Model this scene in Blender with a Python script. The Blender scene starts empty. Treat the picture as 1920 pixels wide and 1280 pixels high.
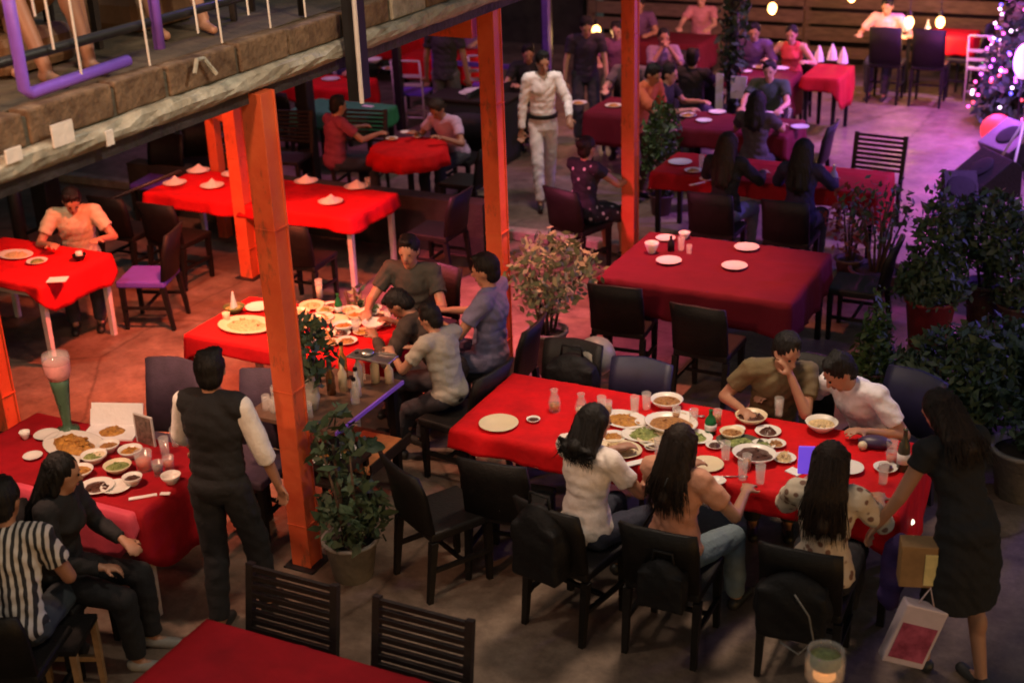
import bpy, math, random
import numpy as np
from mathutils import Vector, Matrix
random.seed(7); rng = np.random.default_rng(7)
R = math.radians; PI = math.pi
sc = bpy.context.scene; COL = sc.collection

# ------------------------------------------------------------------ camera
CP = Vector((0, 0, 4.605)); TH, ROLL, YAW, FPX = 0.40694, -0.03612, 0.46920, 2565.9
_F = Vector((-math.sin(YAW)*math.cos(TH), math.cos(YAW)*math.cos(TH), -math.sin(TH)))
_R0 = Vector((math.cos(YAW), math.sin(YAW), 0)); _U0 = _R0.cross(_F)
_R = _R0*math.cos(ROLL) + _U0*math.sin(ROLL); _U = -_R0*math.sin(ROLL) + _U0*math.cos(ROLL)
cd = bpy.data.cameras.new('camera'); cam = bpy.data.objects.new('camera', cd); COL.objects.link(cam)
cd.lens = FPX/1920*36; cd.sensor_width = 36; cd.clip_end = 300; cd.clip_start = .05
cam.matrix_world = Matrix(((_R.x, _U.x, -_F.x, CP.x), (_R.y, _U.y, -_F.y, CP.y), (_R.z, _U.z, -_F.z, CP.z), (0, 0, 0, 1)))
sc.camera = cam
cd.dof.use_dof = True; cd.dof.focus_distance = 8.5; cd.dof.aperture_fstop = 1.6
def P(px, py, z=0.0):
    "point of the place at height z that the photograph shows at px, py"
    d = _F*FPX + _R*(px-960) - _U*(py-640)
    return CP + d*((z-CP.z)/d.z)

# ------------------------------------------------------------------ night sky and exposure
w = bpy.data.worlds.new('World'); sc.world = w; w.use_nodes = True
nt = w.node_tree; sky = nt.nodes.new('ShaderNodeTexSky'); sky.sky_type = 'NISHITA'
sky.sun_disc = False; sky.sun_elevation = R(2); sky.sun_rotation = R(120)
nt.links.new(sky.outputs[0], nt.nodes['Background'].inputs[0]); nt.nodes['Background'].inputs[1].default_value = 0.17
vs = sc.view_settings; sc.display_settings.display_device = 'sRGB'
vs.view_transform = 'Standard'; vs.look = 'None'; vs.gamma = 1; vs.exposure = 0.0
try: sc.cycles.filter_width = 1.8
except Exception: pass
sc.cycles.max_bounces = 6; sc.cycles.sample_clamp_indirect = 4

# ------------------------------------------------------------------ materials
MATS = {}
def mat(name, col, rough=.7, metal=0, emis=None, estr=0, noise=.25, nscale=8, bump=0, bscale=40, trans=0, alpha=1, spec=.5, col2=None, stretch=None, coat=0, sheen=0):
    if name in MATS: return MATS[name]
    m = bpy.data.materials.new(name); m.use_nodes = True; n = m.node_tree.nodes; l = m.node_tree.links
    b = n['Principled BSDF']; b.inputs['Roughness'].default_value = rough; b.inputs['Metallic'].default_value = metal
    b.inputs['Specular IOR Level'].default_value = spec
    if coat: b.inputs['Coat Weight'].default_value = coat
    if sheen: b.inputs['Sheen Weight'].default_value = sheen
    tc = n.new('ShaderNodeTexCoord'); mp = n.new('ShaderNodeMapping'); l.new(tc.outputs['Object'], mp.inputs[0])
    if stretch: mp.inputs['Scale'].default_value = stretch
    c = list(col)+[1]
    if noise or col2:
        t = n.new('ShaderNodeTexNoise'); t.inputs['Scale'].default_value = nscale; t.inputs['Detail'].default_value = 8
        t.inputs['Roughness'].default_value = .65; l.new(mp.outputs[0], t.inputs['Vector'])
        r = n.new('ShaderNodeValToRGB'); r.color_ramp.elements[0].position = .3; r.color_ramp.elements[1].position = .7
        r.color_ramp.elements[0].color = [v*(1-noise) for v in col]+[1]
        r.color_ramp.elements[1].color = (list(col2)+[1]) if col2 else [min(1, v*(1+noise)) for v in col]+[1]
        l.new(t.outputs[0], r.inputs[0]); l.new(r.outputs[0], b.inputs['Base Color'])
    else: b.inputs['Base Color'].default_value = c
    if bump:
        t2 = n.new('ShaderNodeTexNoise'); t2.inputs['Scale'].default_value = bscale; t2.inputs['Detail'].default_value = 6
        l.new(mp.outputs[0], t2.inputs['Vector']); bp = n.new('ShaderNodeBump'); bp.inputs['Strength'].default_value = bump
        bp.inputs['Distance'].default_value = .02; l.new(t2.outputs[0], bp.inputs['Height']); l.new(bp.outputs[0], b.inputs['Normal'])
    if emis: b.inputs['Emission Color'].default_value = list(emis)+[1]; b.inputs['Emission Strength'].default_value = estr
    if trans: b.inputs['Transmission Weight'].default_value = trans; b.inputs['IOR'].default_value = 1.3
    if alpha < 1: b.inputs['Alpha'].default_value = alpha
    MATS[name] = m; return m

def floor_mat():
    m = bpy.data.materials.new('stained_concrete'); m.use_nodes = True; n = m.node_tree.nodes; l = m.node_tree.links; b = n['Principled BSDF']
    tc = n.new('ShaderNodeTexCoord')
    def nz(s, d=8, r=.6):
        t = n.new('ShaderNodeTexNoise'); t.inputs['Scale'].default_value = s; t.inputs['Detail'].default_value = d; t.inputs['Roughness'].default_value = r
        l.new(tc.outputs['Object'], t.inputs['Vector']); return t
    def ramp(src, a, ca, bb, cb):
        r = n.new('ShaderNodeValToRGB'); e = r.color_ramp.elements; e[0].position = a; e[0].color = list(ca)+[1]; e[1].position = bb; e[1].color = list(cb)+[1]
        l.new(src, r.inputs[0]); return r
    a = ramp(nz(.9).outputs[0], .32, (.13, .085, .06), .68, (.29, .215, .165))
    c = ramp(nz(5, 10, .75).outputs[0], .35, (.38, .34, .32), .62, (1, 1, 1))
    s = ramp(nz(28, 6, .8).outputs[0], .3, (.7, .7, .7), .6, (1, 1, 1))
    m1 = n.new('ShaderNodeMixRGB'); m1.blend_type = 'MULTIPLY'; m1.inputs[0].default_value = .8; l.new(a.outputs[0], m1.inputs[1]); l.new(c.outputs[0], m1.inputs[2])
    m2 = n.new('ShaderNodeMixRGB'); m2.blend_type = 'MULTIPLY'; m2.inputs[0].default_value = .7; l.new(m1.outputs[0], m2.inputs[1]); l.new(s.outputs[0], m2.inputs[2])
    vo = n.new('ShaderNodeTexVoronoi'); vo.feature = 'DISTANCE_TO_EDGE'; vo.inputs['Scale'].default_value = .42
    wn = nz(3, 6); mx = n.new('ShaderNodeMixRGB'); mx.inputs[0].default_value = .12; l.new(tc.outputs['Object'], mx.inputs[1]); l.new(wn.outputs['Color'], mx.inputs[2]); l.new(mx.outputs[0], vo.inputs['Vector'])
    ck = ramp(vo.outputs['Distance'], .001, (.45, .42, .4), .006, (1, 1, 1))
    m3 = n.new('ShaderNodeMixRGB'); m3.blend_type = 'MULTIPLY'; m3.inputs[0].default_value = .8; l.new(m2.outputs[0], m3.inputs[1]); l.new(ck.outputs[0], m3.inputs[2])
    l.new(m3.outputs[0], b.inputs['Base Color'])
    rr = ramp(nz(2.2).outputs[0], .35, (.38,)*3, .65, (.7,)*3); l.new(rr.outputs[0], b.inputs['Roughness'])
    bp = n.new('ShaderNodeBump'); bp.inputs['Strength'].default_value = .35; bp.inputs['Distance'].default_value = .01
    l.new(nz(16, 8).outputs[0], bp.inputs['Height']); l.new(bp.outputs[0], b.inputs['Normal'])
    return m

def stripe_mat(name, c1, c2, freq, axis='X'):
    m = mat(name, c1, .8, noise=.1); n = m.node_tree.nodes; l = m.node_tree.links; b = n['Principled BSDF']
    tc = n.new('ShaderNodeTexCoord'); wv = n.new('ShaderNodeTexWave'); wv.bands_direction = axis; wv.inputs['Scale'].default_value = freq; wv.inputs['Distortion'].default_value = 1.6; wv.inputs['Detail Scale'].default_value = 1
    l.new(tc.outputs['Object'], wv.inputs['Vector'])
    r = n.new('ShaderNodeValToRGB'); r.color_ramp.elements[0].position = .42; r.color_ramp.elements[1].position = .55
    r.color_ramp.elements[0].color = list(c1)+[1]; r.color_ramp.elements[1].color = list(c2)+[1]
    l.new(wv.outputs[0], r.inputs[0]); l.new(r.outputs[0], b.inputs['Base Color']); return m
def spot_mat(name, base, spot, scale, thr=.22):
    m = mat(name, base, .8, noise=.1); n = m.node_tree.nodes; l = m.node_tree.links; b = n['Principled BSDF']
    tc = n.new('ShaderNodeTexCoord'); v = n.new('ShaderNodeTexVoronoi'); v.inputs['Scale'].default_value = scale; l.new(tc.outputs['Object'], v.inputs['Vector'])
    r = n.new('ShaderNodeValToRGB'); r.color_ramp.elements[0].position = thr; r.color_ramp.elements[1].position = thr+.08
    r.color_ramp.elements[0].color = list(spot)+[1]; r.color_ramp.elements[1].color = list(base)+[1]
    l.new(v.outputs['Distance'], r.inputs[0]); l.new(r.outputs[0], b.inputs['Base Color']); return m

def orange_mat():
    m = mat('orange_steel_paint', (.80, .095, .03), .5, noise=.28, nscale=3, bump=.2, bscale=18, col2=(.72, .15, .05)); n = m.node_tree.nodes; l = m.node_tree.links; b = n['Principled BSDF']
    src = b.inputs['Base Color'].links[0].from_socket; tc = n.new('ShaderNodeTexCoord'); t = n.new('ShaderNodeTexNoise'); t.inputs['Scale'].default_value = 7; t.inputs['Detail'].default_value = 12; t.inputs['Roughness'].default_value = .72
    mp = n.new('ShaderNodeMapping'); mp.inputs['Scale'].default_value = (1, 1, .35); l.new(tc.outputs['Object'], mp.inputs[0]); l.new(mp.outputs[0], t.inputs['Vector'])
    r = n.new('ShaderNodeValToRGB'); r.color_ramp.elements[0].position = .56; r.color_ramp.elements[1].position = .66; l.new(t.outputs[0], r.inputs[0])
    mx = n.new('ShaderNodeMixRGB'); l.new(r.outputs[0], mx.inputs[0]); l.new(src, mx.inputs[1]); mx.inputs[2].default_value = (.20, .07, .035, 1); l.new(mx.outputs[0], b.inputs['Base Color']); return m
M_red = mat('red_cloth', (.56, .003, .006), .8, noise=.3, nscale=4, bump=.6, bscale=7, spec=.25)
M_dred = mat('maroon_cloth', (.115, .004, .014), .8, spec=.25, noise=.12, nscale=5, bump=.25, bscale=9)
M_mred = mat('crimson_cloth', (.33, .004, .010), .8, noise=.25, nscale=4, bump=.5, bscale=7, spec=.25)
M_litfold = mat('lit_fold_pink', (.62, .06, .10), .75, noise=.12, nscale=5, bump=.25, bscale=9)  # lit look of the red cloth's near fold, put into the colour
M_black = mat('black_wood', (.007, .006, .006), .55, spec=.3, noise=.4, nscale=20, bump=.2, bscale=60)
M_dwood = mat('dark_brown_wood', (.02, .011, .008), .55, noise=.5, nscale=12, bump=.3, bscale=40, stretch=(1, 8, 8))
M_purpleseat = mat('violet_vinyl', (.13, .06, .55), .4, noise=.1)
M_pfabric = mat('plum_fabric', (.05, .03, .055), .8, noise=.3, bump=.2, bscale=90)
M_wmetal = mat('pale_painted_steel', (.62, .58, .55), .4, noise=.12)
M_bmetal = mat('black_steel', (.02, .02, .022), .45, .3, noise=.3)
M_china = mat('white_china', (.78, .74, .68), .25, noise=.03, spec=.5)
M_creamchina = mat('cream_china', (.72, .60, .40), .3, noise=.06)
M_nap = mat('white_napkin', (.8, .76, .74), .85, noise=.05, bump=.3, bscale=30)
M_glass = mat('clear_glass', (.85, .82, .78), .08, noise=0, alpha=.24, spec=1)
M_grnglass = mat('green_glass', (.03, .22, .07), .15, noise=.1, trans=.35)
M_steel = mat('brushed_steel', (.5, .48, .46), .3, .9, noise=.15)
M_leaf = mat('green_leaf', (.045, .095, .022), .55, noise=.45, nscale=6)
M_leafd = mat('dark_green_leaf', (.040, .072, .036), .6, noise=.45, nscale=5)
M_leafp = mat('pale_olive_leaf', (.22, .27, .15), .6, noise=.35, nscale=8)
M_bark = mat('brown_bark', (.08, .05, .03), .85, noise=.4, nscale=20, bump=.6, bscale=40)
M_soil = mat('potting_soil', (.03, .02, .014), .95, noise=.4, nscale=40, bump=.8, bscale=60)
M_gpot = mat('grey_cement_pot', (.20, .19, .18), .8, noise=.3, nscale=9, bump=.3)
M_rpot = mat('red_plastic_pot', (.22, .02, .03), .4, noise=.2)
M_tpot = mat('dark_terracotta_pot', (.10, .055, .05), .7, noise=.3, bump=.3)
M_conc = mat('weathered_concrete', (.34, .32, .25), .85, noise=.45, nscale=7, bump=.9, bscale=18, col2=(.50, .49, .42))
M_block = mat('brown_block', (.15, .078, .044), .9, noise=.6, nscale=9, bump=.8, bscale=30, col2=(.24, .16, .10))
M_deck = mat('olive_deck', (.085, .058, .032), .85, noise=.4, nscale=6, bump=.5)
M_orange = orange_mat()
M_purple = mat('violet_tube_paint', (.27, .12, .85), .28, noise=.15, spec=.8)
M_fence = mat('weathered_fence_wood', (.20, .13, .075), .8, noise=.4, nscale=5, bump=.5, stretch=(1, 6, 6))
M_dark = mat('dark_wall', (.03, .027, .022), .9, noise=.5, nscale=4, bump=.5)
M_food1 = mat('brown_stew', (.34, .13, .035), .5, noise=.5, nscale=40, bump=.8, bscale=60, col2=(.55, .26, .07))
M_food2 = mat('rice_and_noodles', (.66, .48, .24), .6, noise=.35, nscale=60, bump=.8, bscale=80)
M_food3 = mat('fried_fish', (.42, .15, .025), .45, noise=.5, nscale=30, bump=1, bscale=50, col2=(.7, .34, .06))
M_food4 = mat('chopped_greens', (.13, .22, .04), .6, noise=.5, nscale=40, bump=1, bscale=60, col2=(.4, .45, .14))
M_food5 = mat('dark_sauce', (.08, .03, .02), .3, noise=.5, nscale=30, bump=.5)
M_redsoup = mat('red_orange_drink', (.75, .10, .03), .2, noise=.15, trans=.2)
M_amber = mat('amber_drink', (.55, .24, .05), .15, noise=.1, trans=.3)
M_skin = [mat('skin_tan', (.40, .20, .125), .5, noise=.08, nscale=12), mat('skin_brown', (.29, .135, .08), .5, noise=.08, nscale=12), mat('skin_light', (.52, .29, .20), .5, noise=.08, nscale=12)]
M_hair = mat('black_hair', (.006, .005, .005), .6, spec=.3, noise=.4, nscale=50, bump=.5, bscale=90, stretch=(1, 1, .15))
M_bhair = mat('brown_hair', (.018, .010, .007), .6, spec=.3, noise=.5, nscale=50, bump=.5, bscale=90, stretch=(1, 1, .15))
M_eye = mat('dark_eye', (.01, .01, .01), .2, noise=0); M_lip = mat('lip', (.25, .07, .06), .5, noise=0)
def cloth(name, c, **k): return mat('fabric_'+name, c, .85, noise=k.get('noise', .12), nscale=14, bump=.25, bscale=50)

# ------------------------------------------------------------------ mesh builder
class MB:
    def __init__(s): s.v = []; s.f = []; s.smooth = False
    def add(s, vs_, fs):
        o = len(s.v); s.v += [tuple(p) for p in vs_]; s.f += [tuple(i+o for i in f) for f in fs]; return s
    def box(s, x0, x1, y0, y1, z0, z1, M=None):
        vs_ = [Vector(p) for p in ((x0,y0,z0),(x1,y0,z0),(x1,y1,z0),(x0,y1,z0),(x0,y0,z1),(x1,y0,z1),(x1,y1,z1),(x0,y1,z1))]
        if M: vs_ = [M @ p for p in vs_]
        return s.add(vs_, ((0,3,2,1),(4,5,6,7),(0,1,5,4),(1,2,6,5),(2,3,7,6),(3,0,4,7)))
    def bar(s, a, b, wx, wy, up=(0,0,1)):
        a = Vector(a); b = Vector(b); d = (b-a); L = d.length; d.normalize(); u = Vector(up)
        if abs(d.dot(u)) > .95: u = Vector((0,1,0))
        x = d.cross(u).normalized(); y = x.cross(d)
        M = Matrix(((x.x,y.x,d.x,a.x),(x.y,y.y,d.y,a.y),(x.z,y.z,d.z,a.z),(0,0,0,1)))
        return s.box(-wx/2, wx/2, -wy/2, wy/2, 0, L, M)
    def tube(s, pts, r, n=8, caps=True, flat=1):
        pts = [Vector(p) for p in pts]; rs = r if isinstance(r, (list, tuple)) else [r]*len(pts); vs_ = []; pu = None
        for i, p in enumerate(pts):
            d = (pts[min(i+1, len(pts)-1)]-pts[max(i-1, 0)]).normalized()
            u = pu if pu is not None else (Vector((0,0,1)) if abs(d.z) < .9 else Vector((0,1,0)))
            x = d.cross(u).normalized(); y = x.cross(d); pu = y
            vs_ += [p+(x*math.cos(2*PI*k/n)+y*math.sin(2*PI*k/n)*flat)*rs[i] for k in range(n)]
        fs = [(i*n+k, i*n+(k+1)%n, (i+1)*n+(k+1)%n, (i+1)*n+k) for i in range(len(pts)-1) for k in range(n)]
        if caps: fs += [tuple(range(n))[::-1], tuple(range((len(pts)-1)*n, len(pts)*n))]
        return s.add(vs_, fs)
    def cap(s, a, b, ra, rb, n=12):
        "closed capsule with rounded ends"
        a = Vector(a); b = Vector(b); d = (b-a); L = d.length
        if L < 1e-5: return s.ell(a, (ra, ra, ra))
        d.normalize(); pts = []; rs = []
        for t in (0.02, .5, .87): pts.append(a-d*ra*math.cos(t*PI/2)); rs.append(max(.0005, ra*math.sin(t*PI/2)))
        pts += [a, b]; rs += [ra, rb]
        for t in (.87, .5, .02): pts.append(b+d*rb*math.cos(t*PI/2)); rs.append(max(.0005, rb*math.sin(t*PI/2)))
        return s.tube(pts, rs, n)
    def ell(s, c, r, M=None, n=14, m=9):
        c = Vector(c); vs_ = []; 
        for j in range(1, m):
            t = PI*j/m
            for k in range(n):
                p = Vector((r[0]*math.sin(t)*math.cos(2*PI*k/n), r[1]*math.sin(t)*math.sin(2*PI*k/n), r[2]*math.cos(t)))
                vs_.append(c+(M @ p if M else p))
        zt = Vector((0,0,r[2])); vs_ += [c+(M @ zt if M else zt), c-(M @ zt if M else zt)]; a = len(vs_)-2
        fs = [(j*n+k, (j+1)*n+k, (j+1)*n+(k+1)%n, j*n+(k+1)%n) for j in range(m-2) for k in range(n)]
        fs += [(a, k, (k+1)%n) for k in range(n)] + [(a+1, (m-2)*n+(k+1)%n, (m-2)*n+k) for k in range(n)]
        return s.add(vs_, fs)
    def lathe(s, prof, n=20, c=(0,0,0), sx=1, sy=1):
        vs_ = [(c[0]+r*sx*math.cos(2*PI*k/n), c[1]+r*sy*math.sin(2*PI*k/n), c[2]+z) for r, z in prof for k in range(n)]
        fs = [(i*n+k, i*n+(k+1)%n, (i+1)*n+(k+1)%n, (i+1)*n+k) for i in range(len(prof)-1) for k in range(n)]
        if prof[0][0] > 1e-4: fs.append(tuple(range(n))[::-1])
        if prof[-1][0] > 1e-4: fs.append(tuple(range((len(prof)-1)*n, len(prof)*n)))
        return s.add(vs_, fs)
    def build(s, name, m, parent=None, smooth=False, loc=None, kind=None, bevel=0):
        me = bpy.data.meshes.new(name); me.from_pydata(s.v, [], s.f); me.validate(); me.materials.append(m)
        if smooth: me.polygons.foreach_set('use_smooth', [True]*len(me.polygons))
        o = bpy.data.objects.new(name, me); COL.objects.link(o)
        if parent: o.parent = parent
        if loc is not None: o.location = loc
        if kind: o['kind'] = kind
        if bevel:
            b = o.modifiers.new('bevel', 'BEVEL'); b.width = bevel; b.segments = 2; b.limit_method = 'ANGLE'
        return o
def tag(o, label, cat, group=None):
    o['label'] = label; o['category'] = cat
    if group: o['group'] = group
    return o
def thing(name, label, cat, loc=(0,0,0), rz=0, group=None):
    o = bpy.data.objects.new(name, None); COL.objects.link(o); o.location = loc; o.rotation_euler = (0,0,rz); o.empty_display_size = .1
    return tag(o, label, cat, group)
def kids(o): return KID.get(o.name, None) or [c for c in bpy.data.objects if c.parent == o]
KID = {}
def dup(root, loc, rz=None, label=None, group=None, parent=None):
    ch = [c for c in bpy.data.objects if c.parent == root]
    c = root.copy(); COL.objects.link(c)
    if parent is None: c.location = loc
    if rz is not None: c.rotation_euler = (0,0,rz)
    if label: c['label'] = label
    if group: c['group'] = group
    if parent: c.parent = parent
    for k in ch: dup(k, None, parent=c)
    return c
def bake(o, vox, sm=3, amp=0, freq=18, hair=False):
    m = o.modifiers.new('r', 'REMESH'); m.mode = 'VOXEL'; m.voxel_size = vox
    if sm: s_ = o.modifiers.new('s', 'SMOOTH'); s_.factor = .6; s_.iterations = sm
    dg = bpy.context.evaluated_depsgraph_get(); me = bpy.data.meshes.new_from_object(o.evaluated_get(dg)); old = o.data
    o.modifiers.clear(); o.data = me; bpy.data.meshes.remove(old)
    if amp:
        n = len(me.vertices); co = np.empty(n*3, 'f'); me.vertices.foreach_get('co', co); co = co.reshape(-1, 3)
        nm = np.empty(n*3, 'f'); me.vertex_normals.foreach_get('vector', nm); nm = nm.reshape(-1, 3)
        ph = rng.uniform(0, 6, 9); x, y, z = co.T
        if hair:
            th = np.arctan2(x-co[:, 0].mean(), y-co[:, 1].mean()); d = np.sin(th*22+ph[0]+3*np.sin(z*9+ph[1]))+.7*np.sin(th*41+ph[2]+4*np.sin(z*7))
        else:
            wx = x+.05*np.sin(z*freq*.6+ph[0]); wz = z+.06*np.sin(x*freq*.5+ph[1])+.05*np.sin(y*freq*.5)
            d = np.sin(wz*freq+wx*freq*.55+ph[2])*np.sin(wx*freq*.8+ph[3]+y*freq*.6)+.6*np.sin(wz*freq*1.9-y*freq+ph[4])*np.sin(wx*freq*1.3+ph[5])+.35*np.sin(wz*freq*3.1+x*freq*2+ph[6])
        co = co+nm*(d*amp)[:, None]; me.vertices.foreach_set('co', co.astype('f').ravel())
    me.polygons.foreach_set('use_smooth', [True]*len(me.polygons)); me.update()
    return o

# ------------------------------------------------------------------ setting
def struct(name, b, m, **k): return b.build(name, m, kind='structure', **k)
g = MB(); g.box(-60, 40, -12, 80, -.3, 0); struct('floor', g, floor_mat())
MC = mat('pale_kerb', (.33, .27, .24), .8, noise=.4, nscale=6, bump=.5)
for x0, x1 in ((-16, -12.2), (-12.19, -8.6), (-8.59, -4.8), (-4.79, -1.0), (-.99, 3)):
    k_ = MB().box(x0, x1, 11.88, 12.03, 0.0, .10).build('kerb', MC, kind='structure', bevel=.015)
# drain / joint grooves in the floor as slightly raised seams
# ---- mezzanine
mz = thing('mezzanine_balcony', 'raised concrete balcony whose worn block edge crosses the upper left corner', 'balcony', (-4.45, 4, 3.0))
a_ = MB()
XS = 0.0
prof = [(-.16, -.025), (-.03, -.02), (-.006, -.005), (.012, .015), (.02, .045), (.008, .075), (-.02, .09), (-.16, .09)]
ys = np.arange(-6, 8.2, .12); vs_ = []
for j, y in enumerate(ys):
    for i, (x, z) in enumerate(prof):
        jit = .0 if i in (0, 7) else .009*math.sin(y*7+i)+.006*math.sin(y*23+i*2)+rng.normal(0, .003)
        vs_.append((x+jit, y+(0 if i in (0, 7) else rng.normal(0, .01)), z+jit*.7))
n_ = len(prof); a_.add(vs_, [(j*n_+i, j*n_+(i+1)%n_, (j+1)*n_+(i+1)%n_, (j+1)*n_+i) for j in range(len(ys)-1) for i in range(n_)]+[tuple(range(n_)), tuple(range((len(ys)-1)*n_, len(ys)*n_))[::-1]])
a_.build('concrete_lip', M_conc, mz)
MB().box(-.17, -.05, -6, 8.1, -.085, -.026).build('edge_beam', mat('dark_edge_beam', (.035, .028, .03), .7, noise=.6, nscale=5, bump=.8, bscale=20), mz)  # near-black mottled strip below the concrete lip
bx = MB().box(0, .11, 0, 1, 0, .155)
yy = -2.0; edges = [-2, -1.3, -.72, -.12, .28, .84, 1.22, 1.79, 2.25, 2.8, 3.35, 3.8, 4.4, 4.95, 5.5, 6.1, 6.7, 7.3, 8.05]
for a0, b0 in zip(edges[:-1], edges[1:]):
    h = .152+rng.uniform(-.012, .01); q = rng.uniform(-.008, .008)
    MB().box(-.15+q, -.035+q, a0+.012, b0-.012, .095, .095+h).build('block', [M_block, M_block, M_conc][rng.choice(3, p=[.5, .35, .15])], mz, bevel=.012)
MB().box(-.148, -.05, -6, 8.1, .092, .22).build('mortar', mat('grey_mortar', (.10, .09, .07), .95, noise=.4, bump=.8), mz)
for k in range(60):
    MB().box(-1.55-.115*0-(k*.135), -1.55-(k*.135)+.128, -6, 8.1, .15, .235).build('deck_board', M_deck, mz) if k < 55 else None
MB().box(-1.42, -.152, -6, 8.1, .10, .238).build('walkway_slab', M_deck, mz)
MB().box(-9.2, -.18, -6, 8.1, -.03, .09).build('slab', M_dark, mz)
# paint splashes and torn paper on the edge
for (px, py, w_, h_) in ((112, 250, .13, .10), (20, 290, .09, .06), (200, 258, .05, .07)):
    d = _F*FPX+_R*(px-960)-_U*(py-640); t = (-4.445-CP.x)/d.x; q = CP+d*t
    MB().box(.018, .026, q.y-4-w_/2, q.y-4+w_/2, q.z-3-h_/2, q.z-3+h_/2, Matrix.Rotation(0, 4, 'X')).build('torn_paper', M_nap, mz)
# ---- balcony railing
rl = thing('balcony_railing', 'dark pipe railing with violet tube frames and white cords along the balcony edge', 'railing', (-4.62, 4, 3.25))
def rx(px, py, X=-4.62):
    d = _F*FPX+_R*(px-960)-_U*(py-640); t = (X-CP.x)/d.x; return CP+d*t-Vector((-4.62, 4, 3.25))
MB().tube([(0, -5, .19), (0, 8, .19)], .024).build('lower_rail', M_bmetal, rl, True)
MB().tube([(0, -5, .95), (0, 8, .95)], .028).build('top_rail', M_bmetal, rl, True)
for y in (-2, .2, 2.6, 4.2, 6.1): MB().tube([(-.0, y, 0), (0, y, .95)], .022).build('baluster_post', M_bmetal, rl, True)
c0 = rx(40, 192); c1 = rx(270, 108)
MB().tube([(.03, c0.y, .95), (.03, c0.y, .06), (.03, c0.y+.03, .035), (.03, c1.y-.15, .05)], .028, 10).build('violet_tube', M_purple, rl, True)
c2 = rx(292, 100); MB().tube([(.03, c2.y, .95), (.03, c2.y, .06)], .028, 10).build('violet_tube', M_purple, rl, True)
M_cord = mat('white_cord', (.75, .7, .66), .6, noise=.1)
for (px, py) in ((50, 30), (85, 92), (137, 138), (270, 150), (357, 62), (402, 80), (495, 68), (560, 40), (452, 28)):
    b_ = rx(px, py); zz = max(b_.z, -.0); MB().tube([(.05, b_.y, zz), (.045, b_.y-.02+rng.uniform(-.02, .02), .95)], .006, 5).build('cord', M_cord, rl)
MB().tube([(.2, 1.35, -.06), (.19, 1.39, .0), (.17, 1.47, -.01), (.19, 1.53, -.10)], .012, 6).build('pipe_stub', M_conc, rl)
# black drop pipe in front of the balcony edge
dp = thing('drop_pipe', 'black pipe bracket standing against the balcony edge right of the violet tubes', 'pipe', (-4.36, 6.75, 2.75))
MB().box(-.05, .03, -.06, .06, .0, 1.3).build('pipe_sleeve', M_bmetal, dp); MB().tube([(.06, -.09, 0), (.06, -.09, 1.2)], .014).build('conduit', M_wmetal, dp)

# ---- orange posts
def hpost(x, y, h, label, w_=.135):
    t = thing('steel_post', label, 'post', (x, y, 0), 0, 'orange steel posts'); hw = w_/2
    MB().box(-hw, hw, -hw, -hw+.014, 0.012, h).build('flange', M_orange, t, bevel=.003)
    MB().box(-hw, hw, hw-.014, hw, 0.012, h).build('flange', M_orange, t, bevel=.003)
    MB().box(-hw+.012, hw-.008, -hw+.014, hw-.014, .012, h-.001).build('web', M_orange, t)
    for z_ in (.0, .9, 1.9): MB().box(-hw-.003, hw+.003, -hw-.003, hw+.003, .3+z_, .306+z_).build('weld_band', M_orange, t)
    MB().box(-hw-.04, hw+.04, -hw-.04, hw+.04, 0, .012).build('base_plate', M_bmetal, t)
    return t
pA = hpost(-4.49, 5.93, 2.97, 'nearest orange steel post, standing between the vested waiter and the potted plant')
pC = hpost(-4.62, 8.93, 2.97, 'orange post behind the seated man in the blue shirt')
MB().box(-.75, -.11, -.07, .07, 2.69, 2.90).build('bracket', M_orange, pC)
pD = hpost(-4.62, 11.72, 2.97, 'slimmer orange post at the corner of the maroon table', .13)
pE = hpost(-7.66, 6.6, 2.965, 'orange post at the left edge of the picture beside the fish platter table')
pB = hpost(-7.9, 10.02, 2.965, 'orange post joined to a low crossbeam beside the long red table')
bb = thing('steel_portal', 'low orange portal frame behind the long red table', 'frame', (-8.88, 10.93, 0))
MB().box(-.055, .055, -.055, .055, 0, 1.30).build('upright', M_orange, bb, bevel=.004)
MB().bar((-.04, .03, 1.40), (.92, -.80, 1.57), .11, .19).build('crossbeam', M_orange, bb, bevel=.004)

# ---- back fence and walls
fn = thing('slat_fence', 'weathered horizontal slat fence closing the yard at the top of the picture', 'fence', (-9, 21, 0))
for i in range(11):
    for j in range(4):
        MB().box(j*3.6, j*3.6+3.57, -.02, .02, .12+i*.25, .30+i*.25+rng.uniform(-.02, .02)).build('slat', M_fence, fn)
for j in range(5): MB().box(j*3.6-.05, j*3.6+.05, .021, .12, 0, 3).build('fence_post', M_fence, fn)
wl = MB().box(-9, 8, 21.6, 21.8, 0, 5).build('back_wall', M_dark); tag(wl, 'dark boundary wall behind the slat fence', 'wall')
wl2 = MB().box(-26, -9.2, 21.2, 21.5, 0, 5).build('dark_wall', M_dark); tag(wl2, 'dark wall behind the tables at the upper left', 'wall')
wl3 = MB().box(-16.3, -16, 2, 21, 0, 5).build('side_wall', M_dark); tag(wl3, 'dark side wall under the balcony at the far left', 'wall')
rail2 = thing('hand_rail', 'black post with a sloping handrail in front of the man in the pale sleeveless top', 'railing', (-10.2, 9.4, 0))
MB().tube([(0, 0, 0), (0, 0, 1.35)], .07, 10).build('post', M_bmetal, rail2, True)
MB().tube([(0.02, 0, .35), (1.5, .75, .95)], .018).build('rail', M_bmetal, rail2, True)
MB().box(-.25, 4.2, 1.9, 2.1, 0, .55).build('low_wall', M_dark, rail2)

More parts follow.
